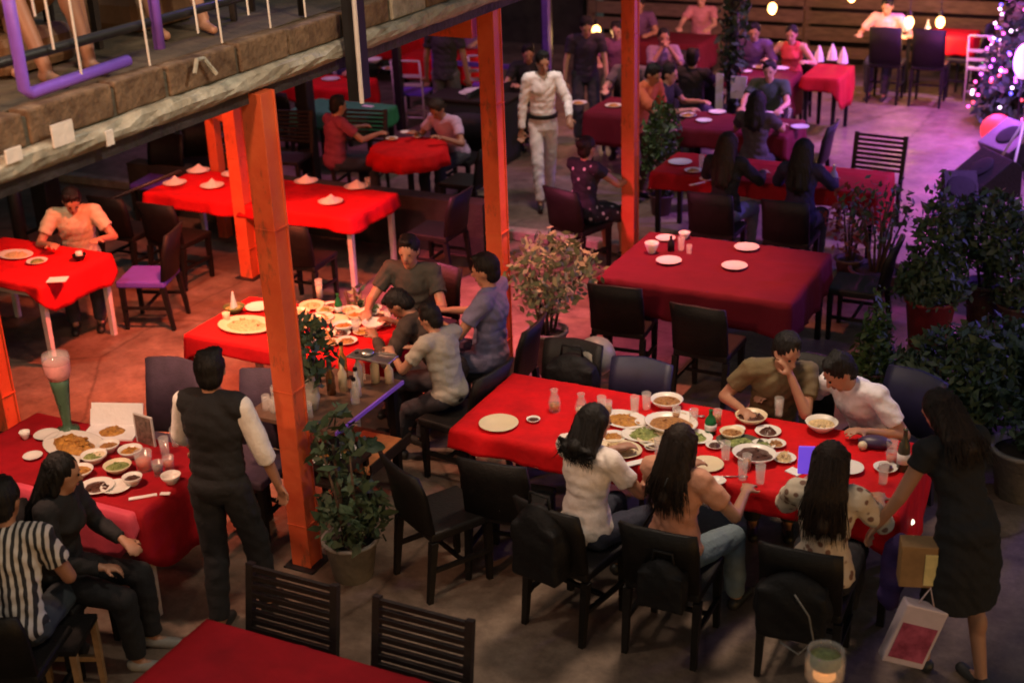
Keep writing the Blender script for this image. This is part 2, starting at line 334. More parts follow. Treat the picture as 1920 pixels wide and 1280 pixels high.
# ------------------------------------------------------------------ furniture
def leg_mb(x, y, h, w0=.045, w1=.032, sx=0, sy=0):
    b = MB(); b.add([(x-w0/2, y-w0/2, h), (x+w0/2, y-w0/2, h), (x+w0/2, y+w0/2, h), (x-w0/2, y+w0/2, h),
        (x+sx-w1/2, y+sy-w1/2, 0), (x+sx+w1/2, y+sy-w1/2, 0), (x+sx+w1/2, y+sy+w1/2, 0), (x+sx-w1/2, y+sy+w1/2, 0)],
        ((0,1,2,3),(7,6,5,4),(0,4,5,1),(1,5,6,2),(2,6,7,3),(3,7,4,0))); return b
def solid_chair(label, m=M_black, seatm=None, sh=.46, bh=.87, backm=None):
    t = thing('dining_chair', label, 'chair')
    MB().box(-.215, .215, -.21, .23, sh-.06, sh).build('seat', seatm or m, t, bevel=.015)
    for sx in (-1, 1):
        leg_mb(sx*.187, .19, sh-.06).build('leg', m, t); leg_mb(sx*.20, -.19, sh-.06, sy=-.05).build('leg', m, t)
    b = MB(); N = 8; vs_ = []
    for i in range(N+1):
        u = i/N; x = -.215+.43*u; c = -.035*(1-(2*u-1)**2)
        for z, yo in ((sh+.0, -.20), (sh+.25, -.235), (bh, -.285)):
            vs_ += [(x, yo+c-.012, z-(0.015*abs(2*u-1) if z == bh else 0)), (x, yo+c+.018, z-(0.015*abs(2*u-1) if z == bh else 0))]
    fs = []
    for i in range(N):
        for j in range(2):
            a = i*6+j*2; c_ = (i+1)*6+j*2
            fs += [(a, c_, c_+2, a+2), (a+1, a+3, c_+3, c_+1)]
        a = i*6; c_ = a+6; fs += [(a+4, c_+4, c_+5, a+5), (a, a+1, c_+1, c_)]
    fs += [(0, 2, 3, 1), (2, 4, 5, 3), (N*6, N*6+1, N*6+3, N*6+2), (N*6+2, N*6+3, N*6+5, N*6+4)]
    b.add(vs_, fs); b.build('backrest', backm or m, t, True)
    MB().bar((-.2, -.2, sh*.45), (-.2, .19, sh*.45), .025, .025).build('stretcher', m, t); MB().bar((.2, -.2, sh*.45), (.2, .19, sh*.45), .025, .025).build('stretcher', m, t); MB().bar((-.187, 0, sh*.45), (.187, 0, sh*.45), .022, .022).build('stretcher', m, t)
    return t
def slat_chair(label, m=M_dwood, sh=.46, bh=.93, n=8, w_=.26):
    t = thing('slat_back_chair', label, 'chair')
    MB().box(-w_, w_, -.21, .23, sh-.04, sh).build('seat', m, t, bevel=.008)
    for sx in (-1, 1):
        leg_mb(sx*(w_-.02), .19, sh-.04).build('leg', m, t); leg_mb(sx*(w_-.02), -.2, sh-.04, sy=-.05).build('leg', m, t)
        MB().bar((sx*(w_-.01), -.20, sh-.04), (sx*(w_-.01), -.29, bh), .035, .04, (1, 0, 0)).build('back_post', m, t)
    for i in range(n):
        u = (i+.5)/n; z = sh+.10+(bh-sh-.10)*u; y = -.20-.09*(z-sh)/(bh-sh)
        MB().box(-w_+.01, w_-.01, y-.009, y+.012, z-.0135, z+.0135).build('slat', m, t)
    MB().bar((-.2, -.2, sh*.45), (-.2, .19, sh*.45), .025, .025).build('stretcher', m, t); MB().bar((.2, -.2, sh*.45), (.2, .19, sh*.45), .025, .025).build('stretcher', m, t)
    return t
def metal_chair(label, m=M_wmetal, seatm=None):
    t = thing('metal_chair', label, 'chair')
    for sx in (-1, 1):
        MB().tube([(sx*.2, -.2, 0), (sx*.2, -.2, .46), (sx*.2, -.27, .92)], .014).build('rear_leg', m, t, True)
        MB().tube([(sx*.2, .2, 0), (sx*.2, .18, .45)], .014).build('leg', m, t, True)
    MB().tube([(-.2, -.27, .92), (.2, -.27, .92)], .014).build('top_rail', m, t, True)
    for z in (.6, .72): MB().box(-.2, .2, -.235-(z-.5)*.12, -.215-(z-.5)*.12, z-.02, z+.02).build('slat', m, t)
    MB().box(-.21, .21, -.2, .2, .44, .47).build('seat', seatm or m, t, bevel=.008)
    MB().tube([(-.2, .19, .15), (.2, .19, .15)], .01).build('stretcher', m, t, True); MB().tube([(-.2, -.2, .15), (.2, -.2, .15)], .01).build('stretcher', m, t, True)
    return t
def put(o, x, y, face, z=0, label=None, group=None):
    "face = world direction the sitter looks in, degrees (90 = away along +y)"
    o.location = (x, y, z); o.rotation_euler = (0, 0, R(face-90))
    if label: o['label'] = label
    if group: o['group'] = group
    return o
def table(x0, x1, y0, y1, label, m=M_wmetal, z=.74, rail=True, lw=.05, inset=.05, group=None):
    t = thing('dining_table', label, 'table', ((x0+x1)/2, (y0+y1)/2, 0), 0, group); hx = (x1-x0)/2; hy = (y1-y0)/2
    MB().box(-hx, hx, -hy, hy, z-.03, z).build('tabletop', M_dwood, t)
    for sx in (-1, 1):
        for sy in (-1, 1): leg_mb(sx*(hx-inset), sy*(hy-inset), z-.03, lw, lw*.85).build('leg', m, t)
    a = inset; q = hx-a-lw/2; r_ = hy-a-lw/2
    if rail:
        for sy in (-1, 1): MB().box(-q, q, sy*(hy-a)-.012, sy*(hy-a)+.012, z-.12, z-.07).build('rail', m, t)
        for sx in (-1, 1): MB().box(sx*(hx-a)-.012, sx*(hx-a)+.012, -r_, r_, z-.12, z-.07).build('rail', m, t)
    return t
def tcloth(x0, x1, y0, y1, drops, m, label, z=.745, group=None, amp=.02, seed=0):
    "drops = hang on -y, +x, +y, -x sides"
    rg = np.random.default_rng(seed+3); cx = (x0+x1)/2; cy = (y0+y1)/2; hx = (x1-x0)/2+.006; hy = (y1-y0)/2+.006; r = .03
    per = []; step = .035
    def seg(a, b, side):
        L = math.dist(a, b); n = max(2, int(L/step))
        for i in range(n):
            t = i/n; per.append((a[0]+(b[0]-a[0])*t, a[1]+(b[1]-a[1])*t, side, t))
    c = [(-hx, -hy), (hx, -hy), (hx, hy), (-hx, hy)]
    for k in range(4): seg(c[k], c[(k+1) % 4], k)
    N = len(per); vs_ = []; fs = []
    scl = [0.0]+[q/16 for q in range(1, 16)]+[.97, 1.0]
    for s in scl[1:]:
        for (x, y, sd, t) in per:
            f = 1 if s < .99 else 1
            vs_.append((x*s, y*s, z+.003*math.sin(x*s*9+seed)*math.sin(y*s*11+seed*2)*(1 if s < .97 else .3)+.006*max(0, 1-min(abs(x*s % .62-.31), abs(y*s % .44-.22))*28)-(0 if s < 1 else .004)))
    nt_ = len(scl)-1
    rows = 6; ph = rg.uniform(0, 6, 4)
    for j in range(1, rows+1):
        q = j/rows
        for i, (x, y, sd, t) in enumerate(per):
            nx, ny = ((0, -1), (1, 0), (0, 1), (-1, 0))[sd]; d0 = drops[sd]; dprev = drops[(sd-1) % 4]; dn = drops[(sd+1) % 4]
            e0 = min(1, t*9) if t < .5 else 1; e1 = min(1, (1-t)*9) if t > .5 else 1
            L_ = (x-(-hx) if sd in (0, 2) else y+hy)
            dd = d0*(.5+.5*e0)*(1)+dprev*(.5-.5*e0); dd = dd*(.5+.5*e1)+dn*(.5-.5*e1)
            s_ = x if sd in (0, 2) else y
            rip = amp*q*(math.sin(s_*14+ph[0]+sd)+.6*math.sin(s_*23+ph[1])+.4*math.sin(s_*41+ph[2]))
            out = .008+.02*q+rip*(.6 if d0 > .1 else .2)
            kx = nx*out; ky = ny*out
            if t < .06: px_, py_ = ((0, -1), (1, 0), (0, 1), (-1, 0))[(sd-1) % 4]; kx = (nx+px_)*.5*(out+.015*q); ky = (ny+py_)*.5*(out+.015*q)
            vs_.append((x+kx, y+ky, z-.006-dd*q*(1+.04*math.sin(s_*8+ph[3])*1)))
    ctr = len(vs_); vs_.append((0, 0, z))
    tot = nt_+rows
    for j in range(tot-1):
        for i in range(N): fs.append((j*N+i, (j+1)*N+i, (j+1)*N+(i+1) % N, j*N+(i+1) % N))
    for i in range(N): fs.append((ctr, i, (i+1) % N))
    o = MB().add(vs_, fs).build('tablecloth', m, None, True, (cx, cy, 0)); tag(o, label, 'tablecloth', group)
    sf = o.modifiers.new('thick', 'SOLIDIFY'); sf.thickness = .004; sf.offset = 1
    return o

# ---- tables
table(-3.80, -1.06, 6.62, 7.50, 'long table of the large dining party in the middle right', M_black)
tcloth(-3.80, -1.06, 6.62, 7.50, (.13, .42, .1, .10), M_red, 'bright red cloth on the long table where the large party dines', seed=1)
table(-3.98, -2.42, 9.40, 10.58, 'empty square table near the potted plants on the right', M_black, group=None)
tcloth(-3.98, -2.42, 9.40, 10.58, (.26, .30, .06, .10), M_dred, 'maroon cloth on the unoccupied square table in the centre right', seed=2)
table(-6.35, -4.9, 7.22, 8.02, 'table of the three men behind the nearest orange post')
tcloth(-6.35, -4.9, 7.22, 8.02, (.10, .3, .1, .30), M_red, 'red cloth under the crowded plates behind the nearest orange post', seed=3)
table(-6.42, -4.94, 5.05, 5.78, 'table with the fish platter at the left edge')
tcloth(-6.42, -4.94, 5.05, 5.78, (.25, .42, .1, .2), M_mred, 'dark red cloth under the fish platter beside the waiter', seed=4)
o_ = tcloth(-5.9, -4.99, 5.00, 5.5, (.30, .03, .01, .02), M_litfold, 'near overhang of the fish platter cloth, its lit look put in as pink', z=.741, seed=14)
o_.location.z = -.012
table(-9.35, -8.12, 7.58, 8.42, 'pale legged table beneath the balcony at the far left')
tcloth(-9.35, -8.12, 7.58, 8.42, (.05, .24, .1, .1), M_red, 'glowing red cloth on the table of the man in the pale sleeveless top', seed=5, amp=.02)
table(-9.05, -6.66, 9.98, 10.80, 'long pale legged table laid with folded napkins')
tcloth(-9.05, -6.66, 9.98, 10.80, (.12, .14, .1, .1), M_red, 'red cloth of the long table laid with folded napkins', seed=6)
table(-3.93, -2.2, 3.55, 4.34, 'foreground table cut off by the bottom of the picture', M_black)
tcloth(-3.93, -2.2, 3.55, 4.34, (.2, .2, .12, .2), M_mred, 'deep red cloth on the foreground table at the bottom', seed=7)
table(-4.62, -2.42, 12.3, 13.05, 'table of the women with long dark hair', M_black)
tcloth(-4.62, -2.42, 12.3, 13.05, (.15, .42, .1, .2), M_mred, 'red cloth on the table of the two long haired women seen from behind', seed=8)
table(-5.0, -3.75, 14.0, 14.75, 'small table beyond the long haired women', M_black)
tcloth(-5.0, -3.75, 14.0, 14.75, (.2, .3, .1, .2), M_dred, 'dark red cloth set with two white plates in front of the vine covered pole', seed=9)
table(-6.2, -5.6, 14.3, 15.1, 'table behind the waiter in white', M_black)
tcloth(-6.2, -5.6, 14.3, 15.1, (.35, .4, .1, .2), M_dred, 'red cloth on the table just behind the waiter in white', seed=10)
table(-5.4, -4.42, 16.5, 17.1, 'far table under the string of bulbs', M_black)
tcloth(-5.4, -4.42, 16.5, 17.1, (.12, .5, .1, .3), M_dred, 'dark red cloth on the far table in front of the woman in red', seed=11)
table(-4.30, -3.85, 16.7, 17.5, 'narrow side table near the dance floor', M_black)
tcloth(-4.30, -3.85, 16.7, 17.5, (.16, .42, .1, .1), M_mred, 'red cloth hanging to the dance floor from the narrow side table', seed=12, z=.775)
table(-7.6, -6.2, 18.3, 19.1, 'far table near the slat fence behind the orange post', M_black)
tcloth(-7.6, -6.2, 18.3, 19.1, (.3, .4, .1, .3), M_dred, 'red cloth on the farthest table near the slat fence', seed=13)
table(-10.8, -9.5, 14.4, 15.1, 'table in the dark corner below the balcony edge', M_black)
tcloth(-10.8, -9.5, 14.4, 15.1, (.2, .4, .1, .3), M_red, 'red cloth on the table in the dark corner just under the balcony edge', seed=15)
table(-9.6, -8.5, 13.3, 13.9, 'table under the green cloth', M_black)
tcloth(-9.6, -8.5, 13.3, 13.9, (.2, .2, .1, .2), mat('green_cloth', (.03, .22, .09), .8, bump=.2), 'green cloth on the small table behind the dark pillar', seed=16)
table(-12.3, -10.6, 17.5, 18.5, 'table at the back of the dark upper left area', M_black)
tcloth(-12.3, -10.6, 17.5, 18.5, (.3, .3, .1, .2), M_red, 'red cloth on the back table left of the standing man in black', seed=17)
table(-9.9, -8.9, 16.4, 17.2, 'table beside the violet frame', M_black)
tcloth(-9.9, -8.9, 16.4, 17.2, (.3, .35, .1, .2), M_red, 'red cloth on the table beside the violet post at the upper left', seed=18)
table(-3.6, -2.7, 19.45, 20.0, 'table near the fence', M_black, z=.82)
tcloth(-3.3, -2.7, 19.45, 20.0, (.25, .25, .1, .1), M_red, 'red cloth on the table near the fence bulbs', z=.83, seed=19)
# round table
rt = thing('round_table', 'small round table of the man in the lilac shirt', 'table', (-7.42, 12.35, 0))
MB().lathe([(.4, .70), (.4, .73)], 24).build('tabletop', M_dwood, rt); MB().tube([(0, 0, 0), (0, 0, .7)], .035).build('pedestal', M_bmetal, rt); MB().lathe([(.24, 0), (.22, .03), (.04, .05)], 16).build('base', M_bmetal, rt)
b = MB(); N = 48; vs_ = []; fs = []
rings = [(.2, .738), (.36, .737), (.415, .732), (.425, .70), (.435, .64), (.45, .56)]
for r_, z_ in rings:
    for k in range(N):
        a = 2*PI*k/N; rr = r_+(.02*math.sin(a*9)+.012*math.sin(a*14) if z_ < .7 else 0); vs_.append((rr*math.cos(a), rr*math.sin(a), z_))
for j in range(len(rings)-1):
    for k in range(N): fs.append((j*N+k, (j+1)*N+k, (j+1)*N+(k+1) % N, j*N+(k+1) % N))
fs.append(tuple(range(N))); o_ = b.add(vs_, fs).build('tablecloth', M_red, None, True, (-7.42, 12.35, 0)); o_.modifiers.new('t', 'SOLIDIFY').thickness = .004
tag(o_, 'orange red cloth on the small round table of the man in the lilac shirt', 'tablecloth')

# ---- chairs
SC = solid_chair('black chair of the woman in the white tee'); put(SC, -2.72, 6.08, 78)
SL = slat_chair('slat backed brown chair standing just right of the orange post at the bottom'); put(SL, -3.60, 4.33, -90)
def chair(src, x, y, face, label, group=None, z=0): return put(dup(src, (0, 0, 0)), x, y, face, z, label, group)
chair(SL, -2.86, 4.33, -90, 'slat backed brown chair at the bottom of the picture, its back clear of any person')
chair(SC, -2.14, 6.10, 90, 'black chair of the woman in the peach top')
chair(SC, -1.42, 6.2, 92, 'black chair of the woman in the floral blouse, a handbag strap looped on it')
chair(SC, -3.30, 6.42, 95, 'empty black chair tucked under the left end of the long red table')
chair(SC, -3.62, 6.15, 60, 'empty black chair standing just off the left corner of the long red table')
chair(SC, -1.98, 7.98, -85, 'black chair of the man in the olive shirt')
NV = solid_chair('dark blue chair of the man in the white shirt', mat('navy_black_wood', (.018, .016, .05), .5)); put(NV, -1.38, 7.98, -112)
chair(NV, -2.98, 7.50, -90, 'dark blue chair with empty back on the far side of the long red table')
chair(SC, -3.52, 7.62, -88, 'black chair holding the dark backpack behind the long red table')
chair(SC, -3.70, 9.28, 95, 'black chair on the near left side of the maroon table')
chair(SC, -2.95, 9.12, 88, 'black chair on the near right side of the maroon table')
chair(SC, -2.2, 10.75, 180, 'black chair at the right end of the maroon table behind the plants')
PF = solid_chair('plum fabric chair with a broad back behind the fish platter', M_black, M_pfabric, .46, .98, M_pfabric); put(PF, -5.75, 6.12, -86)
chair(PF, -5.05, 6.2, -88, 'plum fabric chair partly hidden behind the head of the vested waiter')
chair(SC, -4.22, 8.12, 184, 'black chair of the man in the blue shirt')
chair(SC, -4.12, 7.34, 172, 'black chair of the boy in the pale grey tee')
chair(SC, -5.15, 8.62, -90, 'black chair of the man in the dark shirt facing the camera')
VS = solid_chair('chair with a violet seat at the end of the glowing red table', M_black, M_purpleseat, .46, .9); put(VS, -8.02, 8.75, 200)
for x in (-9.05, -8.45): chair(SC, x, 9.7, 90, 'black high backed chair drawn up to the long napkin table, %s one of the pair' % ('left' if x < -9 else 'right'))
chair(SC, -6.95, 9.62, 95, 'black chair between the orange posts and the near end of the napkin table')
chair(SC, -6.2, 10.75, 180, 'dark chair at the right end of the long napkin table')
chair(SL, -2.72, 13.45, -95, 'slat backed chair silhouetted against the purple dance floor')
chair(SC, -5.0, 11.40, 72, 'chair of the woman in the black and white floral dress')
for x, l in ((-3.75, 'chair of the left long haired woman'), (-3.05, 'chair of the right long haired woman')): chair(SC, x, 11.85-.2+.1, 90, l)
chair(SC, -7.2, 13.1, -90, 'chair of the man in the lilac shirt'); chair(SC, -6.7, 12.3, 180, 'dark chair right of the small round table')
chair(SL, -8.3, 12.7, -80, 'slat backed chair between the orange post and the round table')
chair(SL, -9.1, 12.4, -80, 'slat backed chair left of the dark pillar')
chair(SC, -4.5, 14.95+.3, -90, 'dark chair behind the vine covered pole'); chair(SC, -3.6, 14.3, 180, 'dark chair facing the small maroon table near the dance floor')
chair(SC, -6.2, 15.5, -90, 'chair of the diner behind the waiter in white'); chair(SC, -7.2, 14.9, 0, 'dark chair left of the table behind the waiter in white')
chair(SC, -5.3, 16.1, 90, 'dark chair in front of the far table with the woman in red'); chair(SC, -4.65, 17.55, -90, 'chair of the woman in red')
chair(SC, -4.5, 16.1, 90, 'dark chair before the narrow side table'); chair(SC, -6.0, 17.1, -60, 'chair of the woman resting her chin on her hand')
BS = solid_chair('tall black bar chair of the man in the pink shirt', M_black, None, .55, 1.06); put(BS, -3.72, 19.0, 90)
chair(BS, -3.15, 19.0, 90, 'tall black bar chair in the middle below the bright bulbs'); chair(BS, -2.75, 19.55, 170, 'tall black bar chair beside the red cloth near the fence')
WC = metal_chair('pale metal chair alone at the far right near the fence'); put(WC, -2.5, 19.4, 90)
PC = metal_chair('pale chair with violet seat near the standing man in black', M_wmetal, M_purpleseat); put(PC, -9.3, 15.7, 100)
chair(PC, -8.5, 16.3, 110, 'pale chair with violet seat just left of the man in black'); chair(PC, -10.4, 16.0, 80, 'pale chair with violet seat behind the drop pipe')
chair(SC, -10.1, 13.9, 90, 'dark chair in the dark corner beside the pillar'); chair(SC, -8.0, 14.5, 180, 'dark chair behind the lilac shirt man')
chair(SC, -9.9, 11.9, -60, 'dark chair behind the orange frame')
chair(VS, -9.9, 11.15, -80, 'chair with violet seat in the shadow left of the orange frame')
chair(SC, -4.98, 4.05, 110, 'black chair of the man in the striped shirt')
chair(SC, -5.2, 4.6, 10, 'dark chair of the woman in black at the left')
WB = thing('stool', 'pale wooden stool frame beside the feet of the woman in black', 'stool', (-4.93, 4.28, 0), .4); M_tan = mat('tan_wood', (.30, .18, .09), .6, noise=.4)
for sx in (-1, 1):
    for sy in (-1, 1): leg_mb(sx*.15, sy*.15, .40, .035, .03).build('leg', M_tan, WB)
MB().box(-.17, .17, -.17, .17, .40, .43).build('seat', M_black, WB)
for sy in (-1, 1): MB().box(-.13, .13, sy*.15-.012, sy*.15+.012, .14, .17).build('stretcher', M_tan, WB)
# ---- pillars and dark posts at the back
for (x, y, w_, h, l) in ((-9.1, 12.9, .16, 2.9, 'dark square pillar left of the round table'), (-9.35, 15.4, .10, 2.6, 'thin dark pole behind the red tables at the upper left'), (-7.55, 16.2, .12, 3, 'dark pole behind the standing man in black'), (-10.8, 10.4, .22, 2.9, 'thick black pillar at the left end of the napkin table')):
    o_ = MB().box(-w_/2, w_/2, -w_/2, w_/2, 0, h).build('pillar', M_bmetal, None, loc=(x, y, 0), bevel=.01); tag(o_, l, 'pillar')
vf = thing('violet_rack', 'violet painted post and rails among the far left tables', 'frame', (-9.05, 15.9, 0)); M_vio = mat('violet_paint', (.12, .07, .34), .4)
MB().box(-.04, .04, -.04, .04, 0, 2.3).build('upright', M_vio, vf); MB().box(.04, 1.6, -.02, .02, .8, .86).build('rail', M_vio, vf); MB().box(1.6, 1.68, -.04, .04, 0, 2.3).build('upright', M_vio, vf)

# ------------------------------------------------------------------ people
def ik(a, b, l1, l2, pole):
    a = Vector(a); b = Vector(b); d = b-a; L = d.length
    if L > (l1+l2)*.995: b = a+d*((l1+l2)*.995/L); d = b-a; L = d.length
    if L < abs(l1-l2)+.02: L = abs(l1-l2)+.02
    x = (l1*l1-l2*l2+L*L)/(2*L); h = math.sqrt(max(0, l1*l1-x*x)); dn = d.normalized()
    p = Vector(pole); p = (p-dn*p.dot(dn)).normalized(); return a+dn*x+p*h, b
def person(label, x, y, face, z=0, sit=None, h=1.70, lean=0, side=0, head=(0, 0), RH=None, LH=None, RF=None, LF=None, top=('tee', (.7, .65, .6)), bot=('trousers', (.03, .03, .04)),
           hair=('short', 0, M_hair), skin=0, vox=.0135, topm=None, extra=None, fem=False, shoes=(.02, .02, .02), knees=.10):
    s = h/1.70; t = thing('person', label, 'person', (x, y, z), R(face-90)); sk = M_skin[skin]
    ph = (sit+.10) if sit else .93*s
    Pv = Vector((0, 0, ph)); U = (Matrix.Rotation(-R(lean), 3, 'X') @ Matrix.Rotation(R(side), 3, 'Y')) @ Vector((0, 0, 1))
    Xr = Vector((1, 0, 0)); Xr = (Xr-U*Xr.dot(U)).normalized(); Fv = U.cross(Xr).normalized()
    B3 = Matrix((Xr, Fv, U)).transposed()
    W = .92 if fem else 1.0
    waist = Pv+U*.17*s; chest = Pv+U*.35*s; neck = Pv+U*.50*s; sh = [Pv+U*.455*s+Xr*q*.175*s*W for q in (1, -1)]
    hipw = .165 if fem else .148
    tors = [(Pv+U*.0, (hipw*s, .115*s, .12*s)), (waist, ((.118 if fem else .142)*s, .10*s, .15*s)), (Pv+U*.26*s, ((.125 if fem else .148)*s, .10*s, .12*s)), (Pv+U*.09*s, (.145*s, .105*s, .12*s)), (chest, (.155*s*W, .11*s, .16*s)), (Pv+U*.42*s, (.17*s*W, .088*s, .075*s))]
    if fem: tors.append((chest+Fv*.06*s-U*.01, (.12*s, .075*s, .07*s)))
    HM = Matrix.Rotation(R(head[0]), 3, 'Z') @ Matrix.Rotation(-R(head[1])-R(lean)*.45, 3, 'X')
    hu = HM @ Vector((0, 0, 1)); hf = HM @ Vector((0, 1, 0)); hx = HM @ Vector((1, 0, 0)); hc = neck+(hu*.6+U*.4).normalized()*.135*s+hf*.02
    b = MB()
    for c, r in tors: b.ell(c, r, B3)
    b.cap(neck-U*.05, hc-hu*.05*s, .056*s, .05*s)
    b.cap(sh[0], sh[1], .058*s, .058*s)
    # head: skull, jaw, brow, nose, ears, chin
    b.ell(hc+hu*.012, (.074*s, .092*s, .10*s), HM); b.ell(hc-hu*.045*s+hf*.025*s, (.056*s, .064*s, .066*s), HM)
    b.ell(hc-hu*.098*s+hf*.055*s, (.026*s, .024*s, .02*s), HM); b.cap(hc+hf*.085*s+hu*.01*s, hc+hf*.105*s-hu*.025*s, .011*s, .016*s, 8)
    b.cap(hc-hx*.035*s+hf*.072*s+hu*.03*s, hc+hx*.035*s+hf*.072*s+hu*.03*s, .016*s, .016*s, 8)
    for q in (1, -1): b.ell(hc+hx*q*.076*s-hf*.005, (.010*s, .02*s, .03*s), HM)
    # arms
    arms = []
    for i, (q, H) in enumerate(((1, RH), (-1, LH))):
        if H is None: H = (q*.21, .44, .82) if sit else (q*.27, .06, .80)
        H = Vector(H); e, wr = ik(sh[i], H, .285*s, .255*s, Vector((q*.7, -.5, -.75)))
        arms.append((sh[i], e, wr)); b.cap(sh[i], e, .048*s, .039*s); b.cap(e, wr, .039*s, .027*s)
        d = (wr-e).normalized()
        dn = Vector((0, 0, -1)); dn = (dn-d*dn.dot(d)); dn = dn.normalized() if dn.length > .2 else Fv.copy(); sdv = d.cross(dn)*(-q if False else q)
        MM = Matrix((sdv, dn, d)).transposed(); pc = wr+d*.05*s
        b.ell(pc, (.042*s, .020*s, .055*s), MM); fr = max(.0095, vox*.82)
        for k, (o_, L) in enumerate(((-.033, .062), (-.011, .075), (.011, .07), (.033, .055))):
            k0 = pc+d*.035*s+sdv*o_*s; k1 = k0+(d*.85+dn*.35).normalized()*L*.5*s+sdv*o_*.2; k2 = k1+(d*.55+dn*.8).normalized()*L*.5*s
            b.cap(k0, k1, fr, fr*.95, 7); b.cap(k1, k2, fr*.95, fr*.8, 7)
        t0 = pc-d*.02*s-sdv*.03*s; t1 = t0-sdv*.035*s+d*.02*s+dn*.012; t2 = t1+d*.035*s+dn*.012
        b.cap(t0, t1, fr*1.2, fr*1.1, 7); b.cap(t1, t2, fr*1.05, fr*.85, 7)
    legs = []
    for i, (q, Ft) in enumerate(((1, RF), (-1, LF))):
        hip = Pv+Xr*q*.09*s-Vector((0, 0, .03))
        if Ft is None: Ft = (q*knees*1.1, .42, .075) if sit else (q*.10, 0, .075)
        kn, an = ik(hip, Ft, .43*s, .41*s, Vector((q*.12, 1, .45 if sit else .1)))
        legs.append((hip, kn, an)); b.cap(hip, kn, .078*s, .054*s); b.cap(kn, an, .052*s, .034*s); b.ell(kn.lerp(an, .3)-Vector((0, .018, 0)), (.045*s, .045*s, .09*s))
        b.cap(an-Vector((0, .03, .035)), an+Vector((0, .13, -.045)), .032*s, .026*s)
    bake(b.build('body', sk, t), vox, 3)
    # face
    for q in (1, -1): MB().ell(hc+hf*.088*s+hx*q*.030*s+hu*.012*s, (.011*s, .007*s, .007*s), HM, 8, 5).build('eye', M_eye, t, True)
    MB().ell(hc+hf*.086*s-hu*.058*s, (.024*s, .008*s, .007*s), HM, 8, 5).build('mouth', M_lip, t, True)
    # hair
    kind, ln, hm = hair; b = MB()
    if kind != 'bald':
        b.ell(hc+hu*.035*s-hf*.018*s, (.086*s, .098*s, .094*s), HM); b.ell(hc-hf*.045*s-hu*.02*s, (.074*s, .06*s, .08*s), HM)
        if kind == 'short':
            for k in range(9):
                a = rng.uniform(-1, 1); b.ell(hc+hu*.105*s+hx*a*.045*s+hf*rng.uniform(-.05, .05)*s, (.03, .035, .022), HM)
        if kind in ('long', 'bob'):
            for q in (1, -1):
                b.cap(hc+hx*q*.066*s+hu*.05*s-hf*.01, hc+hx*q*.078*s-hu*.09*s-hf*.03*s, .036*s, .03*s)
            tip = Pv+U*(.50-ln)*s-Fv*.125*s
            b0 = hc-hf*.06*s; nb = 11
            b.cap(b0, neck-Fv*.07*s, .062*s, .06*s); b.cap(neck-Fv*.07*s, tip+U*.05, .062*s, .045*s)
            for k in range(nb):
                u = (k/(nb-1)*2-1); st = b0+hx*u*.06*s+hu*.02*s-hf*.02*(1-u*u); md = neck+Xr*u*.085*s-Fv*(.07+.03*(1-u*u))*s
                en = tip+Xr*u*(.10+rng.uniform(-.02, .02))*s+U*(rng.uniform(-.03, .03)+.05*u*u); 
                b.cap(st, md, .034*s, .032*s, 8); b.cap(md, en, .034*s, .014*s, 8)
        if kind in ('long', 'bob') and vox < .012:
            hb = MB()
            for k in range(300):
                u = rng.uniform(-1, 1); st = hc+hu*(.12-.03*abs(u))*s+hx*u*.05*s+hf*rng.uniform(-.05, .02)*s; m1 = hc+hx*(u*.100)*s-hf*(.115*math.sqrt(max(.02, 1-u*u*.9)))*s+hu*rng.uniform(-.01, .05)*s; m2 = neck+Xr*u*.108*s-Fv*(.085+.055*(1-u*u))*s
                en = tip+Xr*(u*.125+rng.uniform(-.03, .03))*s+U*rng.uniform(-.07, .06)+Fv*rng.uniform(-.03, .03); hb.tube([st, m1, m2, m2.lerp(en, .5)+Xr*rng.uniform(-.015, .015)-Fv*.012, en], [.0018, .0028, .0028, .0024, .0008], 3, False)
            hs_ = hb.build('hair_strands', hm, t, True); hs_['kind'] = 'stuff'
        if kind == 'bun': b.ell(hc-hf*.10*s+hu*.05*s, (.05*s, .05*s, .05*s), HM)
        o_ = bake(b.build('hair', hm, t), max(.010, vox*.85), 5, .0028, hair=True)
    # top
    fk = top[0]; m = topm or cloth('%s_%.2f_%.2f_%.2f' % ((fk,)+tuple(top[1])), top[1]); b = MB(); e_ = .016*s
    for c, r in tors[(0 if fk not in ('crop', 'off') else 1):]: b.ell(c, (r[0]+e_, r[1]+e_, r[2]+e_*.6), B3)
    if fk == 'off':
        b = MB(); 
        for c, r in ((waist, tors[1][1]), (chest-U*.01, tors[4][1]), (Pv+U*.08, (.15*s, .11*s, .10*s))): b.ell(c, (r[0]+e_, r[1]+e_, r[2]), B3)
        if fem: b.ell(tors[6][0], [v+e_*.8 for v in tors[6][1]], B3)
        for i, q in enumerate((1, -1)):
            A, E_, Wr = arms[i]; b.cap(A.lerp(E_, .22), A.lerp(E_, .95), .066*s, .058*s)
    else:
        kk = .10 if fk == 'vest' else .27 if fk == 'tank' else 0; b.cap(sh[0].lerp(sh[1], kk), sh[1].lerp(sh[0], kk), .074*s, .074*s)
        sl = {'tee': .62, 'long': 2, 'tank': 0, 'vest': 0, 'elbow': 1.0, 'polo': .7, 'dress': .35, 'gown': 0}.get(fk, .6)
